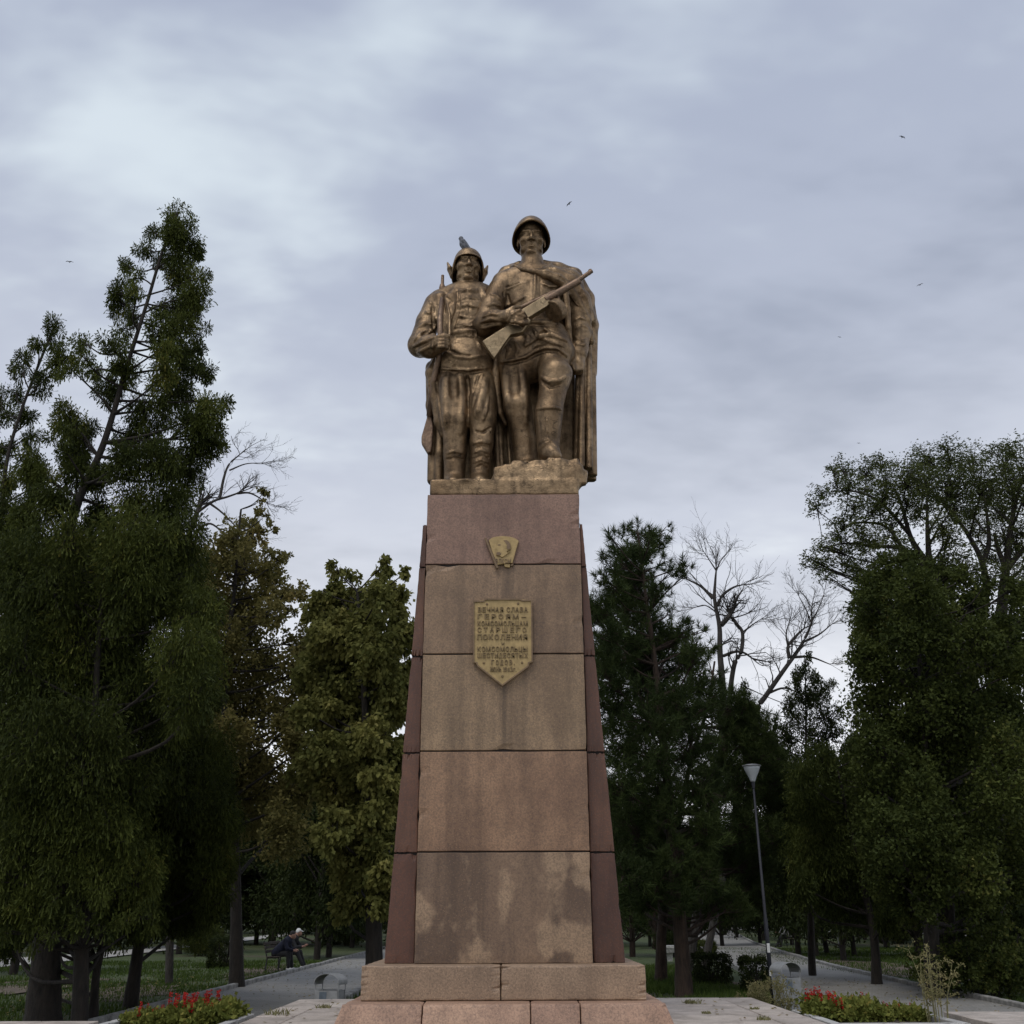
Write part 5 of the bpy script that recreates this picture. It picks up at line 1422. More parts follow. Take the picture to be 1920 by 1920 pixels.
px_tree('pine_tree', 'second pine behind the tall pine, thinner, reaching toward the dead tree', 'pine', L_PINE, BARK_P, 31.0,
    [(1238, 1825), (1245, 1700), (1290, 1450), (1325, 1330), (1340, 1240)],
    [(1367, 1325, 36), (1370, 1400, 46), (1420, 1420, 38), (1380, 1480, 46), (1440, 1480, 36), (1400, 1550, 42), (1350, 1600, 40), (1410, 1620, 38), (1400, 1680, 30), (1340, 1270, 18), (1325, 1230, 14), (1400, 1350, 26), (1440, 1560, 30), (1350, 1450, 40), (1300, 1600, 40), (1250, 1600, 40), (1420, 1690, 20), (1290, 1680, 30), (1400, 1320, 22), (1440, 1370, 30), (1385, 1370, 30), (1455, 1420, 30), (1470, 1480, 30)],
    202, r0=.16, depth=1.2, clumps=2.4, dens=1.0, size=1.15, back=True)
bare_tree('bare_tree', 'dead grey tree with a broken limb rising behind the pines', 36.0,
    [([(1352, 1420), (1356, 1310), (1350, 1225), (1349, 1175), (1340, 1125), (1341, 1092), (1343, 1068)], .14, .028), ([(1337, 1122), (1315, 1100), (1288, 1086)], .07, .025), ([(1345, 1136), (1355, 1116), (1376, 1101), (1395, 1096)], .07, .02), ([(1352, 1172), (1362, 1162), (1371, 1151)], .10, .07), ([(1354, 1440), (1366, 1370), (1369, 1300), (1377, 1246), (1390, 1220), (1392, 1186), (1381, 1170), (1370, 1157)], .11, .045), ([(1356, 1230), (1378, 1222), (1395, 1224), (1410, 1234)], .06, .03), ([(1343, 1070), (1330, 1050), (1320, 1035)], .03, .012), ([(1343, 1070), (1352, 1050), (1362, 1038)], .03, .012), ([(1346, 1150), (1322, 1135), (1300, 1140)], .03, .01), ([(1392, 1186), (1410, 1172), (1428, 1160)], .035, .012)],
    203, BARK_G, .85, 4, base=(1288, 1800))
bare_tree('bare_tree', 'leafless pale tree leaning right between the dead tree and the feathery tree', 38.0,
    [([(1405, 1400), (1420, 1330), (1435, 1306), (1470, 1256), (1492, 1226), (1510, 1196), (1521, 1168), (1522, 1140)], .12, .024), ([(1480, 1234), (1478, 1212), (1495, 1190), (1508, 1178)], .08, .03), ([(1488, 1232), (1520, 1232), (1555, 1245)], .06, .02), ([(1505, 1204), (1535, 1190), (1560, 1170)], .05, .015), ([(1440, 1300), (1470, 1290), (1500, 1300)], .05, .02), ([(1478, 1214), (1474, 1190), (1480, 1165)], .04, .015), ([(1521, 1168), (1510, 1140), (1498, 1118)], .03, .012), ([(1521, 1168), (1535, 1140), (1545, 1115)], .03, .012)],
    204, BARK_G, 1.0, 4, base=(1318, 1800))
px_tree('conifer_tree', 'young thin conifer with drooping twigs seen against the bright sky', 'thuja', L_DARK, BARK, 33.0,
    [(1522, 1800), (1518, 1600), (1512, 1420), (1511, 1320), (1510, 1238)],
    [(1510, 1240, 12), (1505, 1262, 15), (1525, 1270, 15), (1490, 1290, 15), (1535, 1300, 20), (1510, 1310, 20), (1480, 1330, 18), (1555, 1290, 14), (1540, 1340, 24), (1505, 1360, 26), (1470, 1375, 22), (1570, 1330, 14), (1560, 1375, 20), (1530, 1395, 28), (1480, 1410, 28), (1450, 1390, 18), (1420, 1400, 22), (1450, 1440, 30), (1500, 1450, 32), (1430, 1480, 32), (1475, 1520, 34), (1400, 1290, 10), (1395, 1310, 14), (1410, 1340, 18)],
    205, r0=.12, r1=.02, depth=.9, dens=.8, clumps=1.4, taper=1.5)
px_tree('acacia_tree', 'wide feathery-leaved tree with dark spreading limbs at the right edge', 'acacia', L_ACACIA, BARK, 28.0,
    [(1772, 1830), (1768, 1600), (1756, 1300), (1748, 1130), (1743, 1060)],
    [(1584, 878, 22), (1562, 880, 11), (1566, 904, 21), (1540, 928, 22), (1530, 945, 12), (1532, 958, 12), (1625, 883, 25), (1664, 899, 35), (1623, 917, 31), (1702, 891, 41), (1740, 866, 35), (1779, 853, 31), (1774, 839, 14), (1818, 866, 41), (1857, 839, 14), (1891, 843, 22), (1884, 873, 41), (1740, 905, 48), (1792, 910, 48), (1844, 905, 44), (1897, 910, 44), (1702, 936, 32), (1605, 951, 25), (1636, 956, 31), (1584, 982, 20), (1571, 998, 25), (1610, 996, 25), (1668, 982, 29), (1545, 1026, 22), (1520, 1055, 18), (1540, 1060, 18), (1584, 1030, 25), (1626, 1022, 25), (1553, 1082, 14), (1584, 1056, 20), (1636, 1048, 30), (1605, 1082, 25), (1675, 1008, 25), (1766, 982, 31), (1818, 956, 38), (1870, 956, 38), (1779, 1008, 25), (1884, 1008, 38), (1909, 1021, 32), (1930, 940, 50), (1935, 870, 44), (1830, 1000, 22), (1860, 1040, 22), (1660, 930, 31), (1720, 960, 25), (1790, 950, 31), (1850, 930, 38), (1950, 1030, 50), (1760, 930, 35), (1690, 1040, 22), (1650, 870, 18), (1590, 905, 20), (1662, 1062, 34, -1.4), (1712, 1082, 34, -1.4), (1762, 1052, 34, -1.4), (1805, 1062, 34, -1.4), (1850, 1085, 34, -1.2), (1900, 1085, 36, -1.2), (1640, 1095, 26, -1.2)],
    206, r0=.26, r1=.12, depth=1.6, dens=.9, clumps=1.75, twig=.7, spread=.8, size=.95,
    extra=[([(1743, 1062), (1739, 1000), (1738, 940)], .10, .03), ([(1743, 1062), (1720, 1030), (1706, 1003), (1693, 956), (1680, 920)], .11, .03), ([(1706, 1003), (1660, 950), (1626, 928), (1590, 920), (1558, 922)], .06, .015), ([(1738, 1070), (1696, 1030), (1636, 1024), (1589, 1019), (1542, 1027)], .08, .015), ([(1700, 1040), (1662, 988), (1610, 980), (1575, 990)], .06, .015),
           ([(1768, 1400), (1820, 1250), (1847, 1123), (1842, 1056), (1811, 996), (1774, 946)], .17, .03), ([(1842, 1056), (1854, 1020), (1852, 980), (1846, 930)], .09, .03), ([(1780, 1500), (1860, 1300), (1881, 1112), (1886, 1068), (1897, 978), (1910, 920)], .22, .04), ([(1886, 1068), (1872, 1030), (1864, 1000)], .09, .04), ([(1888, 1066), (1920, 1030), (1960, 1000)], .10, .04), ([(1811, 996), (1790, 960), (1800, 900)], .04, .015)])
px_tree('broadleaf_tree', 'dense green leafy tree filling the right side below the feathery tree', 'elm', L_ELM, BARK, 24.5,
    [(1748, 1815), (1745, 1700), (1735, 1450), (1725, 1250), (1715, 1120)],
    [(1662, 1075, 28), (1641, 1114, 34), (1702, 1062, 25), (1714, 1102, 38), (1766, 1076, 30), (1805, 1088, 22), (1625, 1140, 28), (1662, 1152, 42), (1740, 1140, 42), (1792, 1152, 42), (1636, 1192, 38), (1702, 1192, 46), (1780, 1204, 46), (1625, 1232, 30), (1640, 1250, 42), (1710, 1245, 48), (1790, 1250, 46), (1860, 1240, 36), (1650, 1320, 50), (1730, 1320, 52), (1810, 1320, 52), (1880, 1320, 42), (1650, 1400, 52), (1730, 1400, 54), (1810, 1400, 54), (1890, 1400, 46), (1645, 1480, 52), (1720, 1480, 54), (1800, 1480, 54), (1880, 1480, 50), (1660, 1560, 50), (1740, 1560, 52), (1820, 1560, 52), (1895, 1560, 44), (1670, 1640, 44), (1750, 1640, 46), (1830, 1640, 46), (1905, 1640, 40), (1700, 1700, 30), (1850, 1710, 34), (1920, 1250, 36), (1930, 1160, 34), (1832, 1128, 26), (1868, 1185, 36), (1905, 1110, 24), (1850, 1092, 16), (1835, 1200, 34), (1900, 1200, 34), (1730, 1480, 42, -1.2), (1745, 1560, 42, -1.2), (1745, 1640, 40, -1.2), (1755, 1700, 30, -1.2)],
    207, r0=.19, depth=1.8, clumps=1.6, dens=1.0, size=1.1, back=True)
px_tree('conifer_tree', 'conifer with pale green sprays beside the right path behind the lamp', 'fan', L_ELM, BARK, 29.0,
    [(1642, 1832), (1636, 1740), (1600, 1580), (1570, 1440)],
    [(1540, 1420, 26), (1505, 1450, 28), (1570, 1450, 32), (1520, 1520, 42), (1590, 1530, 42), (1505, 1600, 34), (1560, 1610, 42), (1620, 1620, 38), (1560, 1680, 32), (1630, 1690, 32), (1500, 1660, 26), (1590, 1470, 30), (1610, 1400, 24), (1660, 1730, 20)],
    208, r0=.13, depth=1.2, clumps=1.5, dens=1.0, size=1.1, back=True)

# ---- trees further back: a few kinds, each standing tree its own object
def back_tree(style, leaf, bark, H, seed, crown0=.25, wide=.30, size=1.9, n_lobes=26, dens=.75, lean=0.0):
    """meshes of one background tree of height H standing at the origin"""
    rng = np.random.default_rng(seed); wood = Wood()
    T = smooth_line([(0, 0, -.15), (.05 + lean * .2, 0, H * .25), (-.05 + lean * .5, .05, H * .55), (.05 + lean, 0, H * .93)], 6)
    rad = np.linspace(.17, .03, len(T)); wood.tube(T, rad, 8)
    C, R, O = [], [], []
    for i in range(n_lobes):
        u = (i + rng.random()) / n_lobes; z = H * (crown0 + (1 - crown0) * u)
        prof = math.sin(math.pi * min(1, .12 + .88 * u) ** .8) ** .7 if style != 'pine' else (1 - u) ** .7 + .1
        a = rng.uniform(0, 6.28); d = H * wide * prof * rng.uniform(.25, .85)
        p = np.array([d * math.cos(a) + lean * u, d * math.sin(a), z]); rm = H * rng.uniform(.07, .12)
        k = 11; dirs = unit(rng.normal(size=(k, 3)))
        C.append(p + dirs * (rm * (.2 + .8 * rng.random(k)))[:, None]); R.append(np.full(k, rm * .5)); O.append(dirs)
        j = int(np.clip((z - .8 * d) / H * len(T), 2, len(T) - 2))
        wood.tube(smooth_line([T[j], (T[j] + p) / 2 + rng.normal(0, .1, 3), p], 3), np.linspace(.05, .012, 7), 4)
    C, R, O = np.concatenate(C), np.concatenate(R), np.concatenate(O)
    V, F, tone = leaves(style, C, R, rng, O, dens, size)
    w = np_mesh('t', np.concatenate(wood.V), np.concatenate(wood.F), bark, None, smooth=True); cme = np_mesh('c', V, F, leaf, None, tone=tone)
    m1, m2 = w.data, cme.data
    bpy.data.objects.remove(w); bpy.data.objects.remove(cme)
    return m1, m2
KINDS = [back_tree('elm', L_DARK, BARK, 10.0, 301, .16, .36, 2.1, 46), back_tree('thuja', L_DARK, BARK, 9.0, 302, .18, .30, 2.5, 40, .5), back_tree('elm', L_ELM, BARK, 9.5, 303, .22, .34, 2.0, 40, lean=.9), back_tree('pine', L_PINE, BARK_P, 9.0, 304, .18, .34, 2.3, 46, 1.0), back_tree('linden', L_DARK, BARK, 10.5, 305, .15, .36, 1.8, 46)]
KIND_NAME = ['broadleaf_tree', 'conifer_tree', 'broadleaf_tree', 'pine_tree', 'linden_tree']
def stand(px, py, H, kind, label, group=None, rz=None):
    p = on_ground(px, py, 0.0); m1, m2 = KINDS[kind]
    base_h = [10.0, 9.0, 9.5, 9.0, 10.5][kind]
    s = H / base_h
    r = random.Random(int(px * 7 + py))
    root = empty(KIND_NAME[kind], (p.x, p.y, 0), label, 'tree', group, rz=r.uniform(0, 6.28) if rz is None else rz)
    root.scale = (s, s, s)
    for nm, me in (('trunk', m1), ('crown', m2)):
        o = bpy.data.objects.new(nm, me); COL.objects.link(o); o.parent = root
LEFTB = [(25, 1824, 8.0, 1), (335, 1787, 9.0, 0), (480, 1769, 9.5, 0), (506, 1766, 9, 2), (548, 1775, 10, 4), (594, 1797, 8.2, 1), (616, 1793, 8, 1), (706, 1779, 9, 0), (400, 1766, 10, 4), (270, 1778, 10, 0), (150, 1778, 11, 4), (60, 1775, 11, 0), (645, 1758, 9.5, 0), (578, 1751, 11, 4), (440, 1753, 11, 0), (200, 1757, 12, 2), (680, 1751, 10, 2), (745, 1762, 9.5, 1), (-40, 1790, 10, 4), (110, 1752, 12, 0), (330, 1755, 12, 0), (520, 1750, 12, 0), (-60, 1760, 12, 0), (620, 1770, 9.0, 4), (660, 1775, 8.5, 0)]
RIGHTB = [(1186, 1792, 7.5, 3), (1228, 1777, 8, 3), (1497, 1788, 7.2, 1), (1530, 1791, 7.4, 1), (1551, 1786, 7.0, 2), (1582, 1799, 6.6, 1), (1602, 1790, 6.8, 0), (1662, 1776, 9, 0), (1722, 1792, 9.5, 4), (1802, 1777, 11, 0), (1872, 1792, 10.5, 4), (1905, 1771, 12, 0), (1760, 1766, 11, 2), (1692, 1763, 9, 0), (1622, 1761, 7.5, 4), (1562, 1758, 7.0, 0), (1472, 1758, 7.5, 4), (1432, 1762, 7.5, 0), (1382, 1758, 7.5, 1), (1332, 1753, 8.5, 0), (1290, 1751, 8.5, 4), (1130, 1768, 8, 3), (1080, 1772, 8, 3), (1960, 1790, 11, 4), (1985, 1765, 12, 0), (860, 1768, 8, 0), (985, 1770, 8, 3), (1530, 1752, 7.5, 0), (1600, 1750, 8, 2), (1680, 1751, 10, 4), (1840, 1752, 12, 2)]
rb_ = random.Random(5)
for x in range(-90, 2010, 52):
    if 740 < x < 1120: continue
    y = rb_.uniform(1747, 1757); H = rb_.uniform(10.5, 13) if x < 740 or x > 1640 else rb_.uniform(8.0, 9.5)
    (LEFTB if x < 740 else RIGHTB).append((x + rb_.uniform(-18, 18), y, H, rb_.choice((0, 4, 0, 4, 2))))
for x in list(range(-80, 760, 75)) + list(range(1120, 2000, 75)):
    y = rb_.uniform(1764, 1774); H = rb_.uniform(8.0, 10) if x < 740 or x > 1640 else rb_.uniform(6.0, 7.2)
    (LEFTB if x < 740 else RIGHTB).append((x + rb_.uniform(-25, 25), y, H, rb_.choice((0, 4, 1))))
ZONES = [(60, 'at the left edge'), (180, 'behind the big left trunks'), (300, 'behind the small bowed conifer'), (400, 'behind the straight-trunked conifer'), (470, 'behind the browning tree'), (560, 'behind the seated people'), (640, 'behind the left bin'), (800, 'against the pedestal left'), (1150, 'against the pedestal right'), (1260, 'left of the tall pine trunk'), (1350, 'right of the tall pine trunk'), (1450, 'behind the lamp shade'), (1540, 'below the young conifer'), (1620, 'along the right path kerb'), (1720, 'behind the dense green tree'), (1830, 'behind the tall dry weed'), (3000, 'at the right edge')]
SHORT = ['dark leafy tree', 'slim dark conifer', 'slanting green tree', 'small dark pine', 'broad dark linden']
def far_label(x, y, k):
    row = 'nearer' if y > 1776 else ('middle-distance' if y > 1759 else 'farthest')
    return row + ' ' + SHORT[k] + ' ' + next(z for lim, z in ZONES if x < lim)
for side, rows_ in (('left', LEFTB), ('right', RIGHTB)):
    for (x, y, H, k) in rows_:
        stand(x, y, H, k, far_label(x, y, k), 'far park trees, ' + far_label(x, y, k), rz=(0.3 * math.sin(x) + (math.pi if side == 'right' else 0)) if k == 2 else None)
# the wood closing the view far off reads as one mass
rng = np.random.default_rng(77)
NF = 4200
ang = rng.uniform(-.66, .66, NF); dist = rng.uniform(118, 165, NF); hz = rng.uniform(.02, 1, NF) * (8.5 + 2.5 * np.sin(ang * 23) + 1.5 * np.sin(ang * 61 + 1))
hz = hz * np.clip(1.25 - np.clip(ang - .12, 0, .3) * 1.5, .8, 1.2)
C = np.stack([np.sin(ang) * dist, np.cos(ang) * dist, hz], 1)
V, F, tone = leaves('elm', C, np.full(len(C), 1.4), rng, unit(rng.normal(size=C.shape)), .5, 7.5)
tag(np_mesh('far_wood', V, F, L_DARK, None, tone=tone), 'dark far-off wood closing the park behind the paths', 'wood', kind='stuff')

# ------------------------------------------------------------------ hedges and shrubs
def hedge(name, label, x, y, w, d, h, seed, leaf, rz=0.0, rnd=False, n=None, size=.62, cat='hedge', style='elm', loose=0.0):
    rng = np.random.default_rng(seed)
    root = empty(name, (x, y, 0), label, cat, rz=rz)
    n = n or int(60 + 130 * (w * h + d * h + w * d))
    if rnd:
        dirs = unit(rng.normal(size=(n, 3))); dirs[:, 2] = np.where(dirs[:, 2] < 0, dirs[:, 2] * .62, dirs[:, 2])
        C = dirs * np.array([w / 2, d / 2, h * .55]) * (rng.uniform(.55 - loose, 1.0 + loose, n))[:, None] + np.array([0, 0, h * .42]); O = dirs
    else:
        a = rng.uniform(-1, 1, (n, 3)); f = rng.integers(0, 3, n); sgn = np.where(rng.random(n) < .5, -1, 1)
        a[np.arange(n), f] = sgn * rng.uniform(.86, 1.0, n); a[:, 2] = np.abs(a[:, 2]) if False else a[:, 2]
        C = a * np.array([w / 2, d / 2, h / 2]) + np.array([0, 0, h / 2]); O = np.zeros_like(a); O[np.arange(n), f] = sgn
    V, F, tone = leaves(style, C, np.full(n, .075 if not rnd else .11), rng, O, .55, size)
    np_mesh('foliage', V, F, leaf, root, tone=tone, world_space=False)
    wood = Wood()
    for i in range(14):
        q = np.array([rng.uniform(-.35, .35) * w, rng.uniform(-.35, .35) * d, h * rng.uniform(.6, .9)])
        wood.tube(np.array([[q[0] * .5, q[1] * .5, -.05], q * [.8, .8, .5], q]), [.022, .016, .008], 5)
    o = wood.obj('stems', BARK, root); o.matrix_parent_inverse.identity()
    return root
def hp(px, py): p = on_ground(px, py, 0); return p.x, p.y
x, y = hp(1417, 1860); hedge('clipped_hedge', 'dark clipped hedge block beside the lamp post', x, y, .52, .7, .72, 401, L_DARK)
x, y = hp(1336, 1842); hedge('clipped_hedge', 'long dark clipped hedge block right of the tall pine trunk', x, y, .84, 1.0, .66, 402, L_DARK)
x, y = hp(1312, 1790); hedge('clipped_hedge', 'low green clipped hedge far behind the tall pine trunk', x, y, 1.25, 1.6, .55, 403, L_ELM)
x, y = hp(1262, 1792); hedge('clipped_hedge', 'dark rounded hedge behind the small pale urn', x, y, 1.7, 1.6, 1.0, 404, L_DARK, rnd=True)
x, y = hp(420, 1812); hedge('clipped_hedge', 'dark square hedge left of the seated people', x, y, 1.0, 1.0, .95, 405, L_DARK)
x, y = hp(622, 1770); hedge('clipped_shrub', 'tall dark clipped shrub between the left path and trunks', x, y, 1.05, 1.0, 1.6, 406, L_DARK, cat='shrub')
x, y = hp(657, 1772); hedge('leafy_shrub', 'small bright green bush right of the tall clipped shrub', x, y, 1.6, 1.4, 1.2, 407, L_ELM, rnd=True, cat='shrub', loose=.25)
x, y = hp(375, 1790); hedge('leafy_shrub', 'loose green bush under the conifers left of the square hedge', x, y, 1.9, 1.6, 1.5, 408, L_ELM, rnd=True, cat='shrub', loose=.25)
x, y = hp(1850, 1868); hedge('leafy_shrub', 'big dark leafy bush at the right edge beside the right path', x, y, 2.6, 2.4, 1.55, 409, L_ELM, rnd=True, n=420, size=1.0, cat='shrub', loose=.2)
x, y = hp(1940, 1850); hedge('leafy_shrub', 'dark leafy bush cut by the right edge of the view', x, y, 2.6, 2.2, 1.7, 410, L_DARK, rnd=True, n=300, size=1.0, cat='shrub', loose=.2)
x, y = hp(1685, 1768); hedge('leafy_shrub', 'pale green sapling bush on the far right lawn', x, y, 2.2, 2.0, 2.0, 411, L_ELM, rnd=True, cat='shrub', loose=.3)
# ------------------------------------------------------------------ litter bins
BIN = flat_mat('bin_grey', (0.25, 0.255, 0.255), .6, .1, .2, 5)
BIN_D = flat_mat('bin_inside', (0.035, 0.036, 0.038), .8)
BIN_B = flat_mat('bin_sticker', (0.10, 0.125, 0.15), .6)
def litter_bin(px, py_top, Y, rz, label, w=.40, d=.28):
    p = at(px, py_top, Y); H = p.z; zb_ = H - .25
    root = empty('litter_bin', (p.x, Y, 0), label, 'bin', rz=rz)
    bm = bmesh.new()
    o8 = [(-w / 2, -d / 2, .06), (w / 2, -d / 2, .06), (w / 2, d / 2, .06), (-w / 2, d / 2, .06)]
    t8 = [(x, y, zb_) for x, y, _ in o8]; i8 = [(x * .9, y * .9, zb_) for x, y, _ in o8]; b8 = [(x * .9, y * .9, .12) for x, y, _ in o8]
    v = [[bm.verts.new(q) for q in L] for L in (o8, t8, i8, b8)]
    bm.faces.new(v[0][::-1])
    for i in range(4):
        j = (i + 1) % 4
        for a, b in ((0, 1), (1, 2), (2, 3)): bm.faces.new((v[a][i], v[a][j], v[b][j], v[b][i]))
    bm.faces.new(v[3])
    bm_obj('box', bm, BIN, root, world_space=False)
    bm = bmesh.new(); k = 12; th = .012; R = w / 2 + .025; zc_ = H - .13
    prof_ = [(R * math.cos(math.pi * i / k), zc_ + .13 * math.sin(math.pi * i / k)) for i in range(k + 1)]
    prof_ = [(R, zc_ - .03)] + prof_ + [(-R, zc_ - .03)]
    rows_ = [[bm.verts.new((x * s, yy_, z - (1 - s) * .1)) for x, z in prof_] for s, yy_ in ((1, -d / 2 - .02), (1, d / 2 + .02), (.95, d / 2 + .02), (.95, -d / 2 - .02))]
    for a in range(4):
        b = (a + 1) % 4
        for i in range(len(prof_) - 1): bm.faces.new((rows_[a][i], rows_[a][i + 1], rows_[b][i + 1], rows_[b][i]))
    bm.faces.new([rows_[q][0] for q in range(4)]); bm.faces.new([rows_[q][-1] for q in range(4)][::-1])
    bm_obj('hood', bm, BIN, root, world_space=False, smooth=False)
    for sx in (-1, 1):
        for sy in (-1, 1):
            bm = bmesh.new(); bm_tube(bm, [(sx * (w / 2 - .005), sy * (d / 2 - .02), .0), (sx * (w / 2 + .012), sy * (d / 2 - .02), zc_)], [.011, .011], 6); bm_obj('post', bm, BIN, root, world_space=False)
    bm = bmesh.new(); bm_box(bm, (-w * .30, -d / 2 - .006, zb_ - .16), (w * .02, -d / 2 - .002, zb_ - .02)); bm_obj('sticker', bm, BIN_B, root, world_space=False)
    return root
litter_bin(621, 1825, 18.5, math.radians(-18), 'grey metal litter bin with arched hood left of the plinth')
litter_bin(1471, 1804, 19.8, math.radians(26), 'grey metal litter bin with arched hood beside the lamp post')

# ------------------------------------------------------------------ park lamp
LAMP_P = flat_mat('lamp_post_paint', (0.007, 0.008, 0.014), .6, .0, .3, 4)
LAMP_G = Mat('lamp_glass'); LAMP_G.color((0.42, 0.45, 0.47)); LAMP_G.set(Roughness=.25); LAMP_G.b.inputs['Transmission Weight'].default_value = .15; LAMP_G = LAMP_G.m
LAMP_L = flat_mat('lamp_lid', (0.16, 0.165, 0.17), .5, .2)
lp = at(1447, 1852, 21.0); lt = at(1409, 1434, 21.0); lx = lp.x; LH = lt.z
lamp = empty('street_lamp', (lx, 21.0, 0), 'dark slim park lamp with a flared pale glass shade', 'lamp')
dx = lt.x - lx                                           # the post leans very slightly
bm = bmesh.new(); bm_tube(bm, [(0, 0, -.1), (dx * .3, 0, LH * .36), (dx * .31, 0, LH * .365), (dx * .9, 0, LH - .42)], [.042, .040, .030, .020], 12); bm_obj('post', bm, LAMP_P, lamp, smooth=True, world_space=False)
bm = bmesh.new(); bm_tube(bm, [(dx * .9, 0, LH - .46), (dx * .91, 0, LH - .32)], [.030, .040], 12); bm_obj('collar', bm, LAMP_P, lamp, world_space=False, bevel=.005)
def lathe(name, prof_, mat, parent, cx=0, cy=0, seg=24, smooth=True):
    bm = bmesh.new(); R_ = [[bm.verts.new((cx + r * math.cos(2 * math.pi * j / seg), cy + r * math.sin(2 * math.pi * j / seg), z)) for j in range(seg)] for r, z in prof_]
    for a, b in zip(R_[:-1], R_[1:]):
        for j in range(seg): bm.faces.new((a[j], a[(j + 1) % seg], b[(j + 1) % seg], b[j]))
    bm.faces.new(R_[0][::-1]); bm.faces.new(R_[-1])
    return bm_obj(name, bm, mat, parent, smooth=smooth, world_space=False)
sh = lathe('shade', [(.045, LH - .33), (.058, LH - .30), (.075, LH - .25), (.115, LH - .17), (.150, LH - .09), (.165, LH - .035)], LAMP_G, lamp, dx)
lathe('lid', [(.166, LH - .034), (.186, LH - .030), (.188, LH - .015), (.12, LH + .004), (.02, LH + .010)], LAMP_L, lamp, dx)
PAPER = flat_mat('paper_notice', (0.62, 0.62, 0.60), .9)
for z0, z1 in ((.62, .72), (1.02, 1.18)):
    bm = bmesh.new(); k = 5; V1 = []
    for i in range(k + 1):
        a = math.radians(-130 + 80 * i / k)
        V1.append([bm.verts.new((dx * .3 * z0 / (LH * .36) + 0.0435 * math.cos(a), 0.0435 * math.sin(a), z)) for z in (z0, z1)])
    for a, b in zip(V1[:-1], V1[1:]): bm.faces.new((a[0], b[0], b[1], a[1]))
    bm_obj('notice', bm, PAPER, lamp, world_space=False)

# ------------------------------------------------------------------ pale terraces and flower beds at the front corners
P1, P2 = on_ground(478, 1900, .40), on_ground(1484, 1893, .40)
WHITE = granite('bed_kerb_stone', (0.50, 0.49, 0.47), (0.60, 0.59, 0.57), .1, streak=0.1)
SOIL = flat_mat('bed_soil', (0.06, 0.044, 0.032), .95, 0, .4, 12)
beds = {}
for key, P, sx, lab in (('l', P1, -1, 'left raised flower bed with a white stone kerb beside the platform'), ('r', P2, 1, 'right raised flower bed with a white stone kerb beside the platform')):
    root = empty('flower_bed', (P.x, P.y, 0), lab, 'flower bed')
    X0, X1 = sorted((P.x, P.x + sx * (1.7 if sx < 0 else 1.75))); Y0, Y1 = P.y - 2.1, P.y
    kb = .13
    for (a, b, c0, d0) in ((X0, X1, Y1 - kb, Y1), (X0, X1, Y0, Y0 + kb)):
        m_ = (a + b) / 2
        block('kerb_stone', a, m_ - .004, c0, d0, -.2, .40, WHITE, root, .015); block('kerb_stone', m_ + .004, b, c0, d0, -.2, .40, WHITE, root, .015)
    for (a, b) in ((X0, X0 + kb), (X1 - kb, X1)):
        m_ = (Y0 + Y1) / 2
        block('kerb_stone', a, b, Y0 + kb + .004, m_ - .004, -.2, .399, WHITE, root, .015); block('kerb_stone', a, b, m_ + .004, Y1 - kb - .004, -.2, .399, WHITE, root, .015)
    bm = bmesh.new(); bm_box(bm, (X0 + kb + .002, Y0 + kb + .002, -.2), (X1 - kb - .002, Y1 - kb - .002, .33)); bm_obj('soil', bm, SOIL, root)
    beds[key] = (X0 + kb, X1 - kb, Y0 + kb, Y1 - kb)
PT1, PT2 = on_ground(186, 1914, .42), on_ground(1768, 1897, .42)
for (x0, x1, y1, lab) in ((-13.0, PT1.x, PT1.y, 'pale stone terrace edge at the lower left corner'), (PT2.x, 13.0, PT2.y, 'pale tiled terrace edge at the lower right corner')):
    root = empty('stone_terrace', ((x0 + x1) / 2, y1 - 1, 0), lab, 'terrace')
    bm = bmesh.new(); bm_box(bm, (x0 + .02, y1 - 3.0, -.3), (x1 - .02, y1 - .02, .34)); bm_obj('footing', bm, G_PLINTH, root)
    nx = int((x1 - x0) / .75)
    for i in range(nx):
        for j in range(4):
            a = x0 + i * (x1 - x0) / nx; b = x0 + (i + 1) * (x1 - x0) / nx
            block('slab', a + .004, b - .004, y1 - .75 * (j + 1) + .004, y1 - .75 * j - .004, .345, .42 + rs.uniform(-.003, .003), G_PALE, root, .007, seg=1)

# salvias: leafy cushion and red spikes
L_SALV = leaf_mat('leaf_salvia', (0.085, 0.110, 0.022), (0.22, 0.23, 0.055), .3, dead=(0.34, 0.27, 0.07))
RED = leaf_mat('petal_red', (0.34, 0.016, 0.016), (0.52, 0.040, 0.032), .3)
def salvia_meshes(seed, spikes, h):
    rng = np.random.default_rng(seed); n = 26
    dirs = unit(rng.normal(size=(n, 3))); dirs[:, 2] = np.abs(dirs[:, 2])
    C = dirs * np.array([.13, .13, h * .55]) * rng.uniform(.4, 1, n)[:, None] + np.array([0, 0, .04])
    V, F, tone = leaves('leaf', C, np.full(n, .05), rng, dirs, .4, .62)
    a = np_mesh('t', V, F, L_SALV, None, tone=tone); m1 = a.data; bpy.data.objects.remove(a)
    out = []
    for k in range(spikes):
        b = np.array([rng.uniform(-.09, .09), rng.uniform(-.09, .09), h * .5]); n = 46; t = rng.random(n)
        C = b + np.array([rng.uniform(-.02, .02), rng.uniform(-.02, .02), 1]) * (h * .05 + t * h * .46)[:, None]
        d = unit(np.stack([rng.normal(size=n), rng.normal(size=n), -.2 + .3 * rng.random(n)], 1)); w = unit(np.cross(d, rng.normal(size=(n, 3))))
        V, F, tone = quads(C, d, w, .034 * (1.1 - t * .5), .021 * np.ones(n), rng.random(n))
        a = np_mesh('t', V, F, RED, None, tone=tone); out.append(a.data); bpy.data.objects.remove(a)
    return m1, out
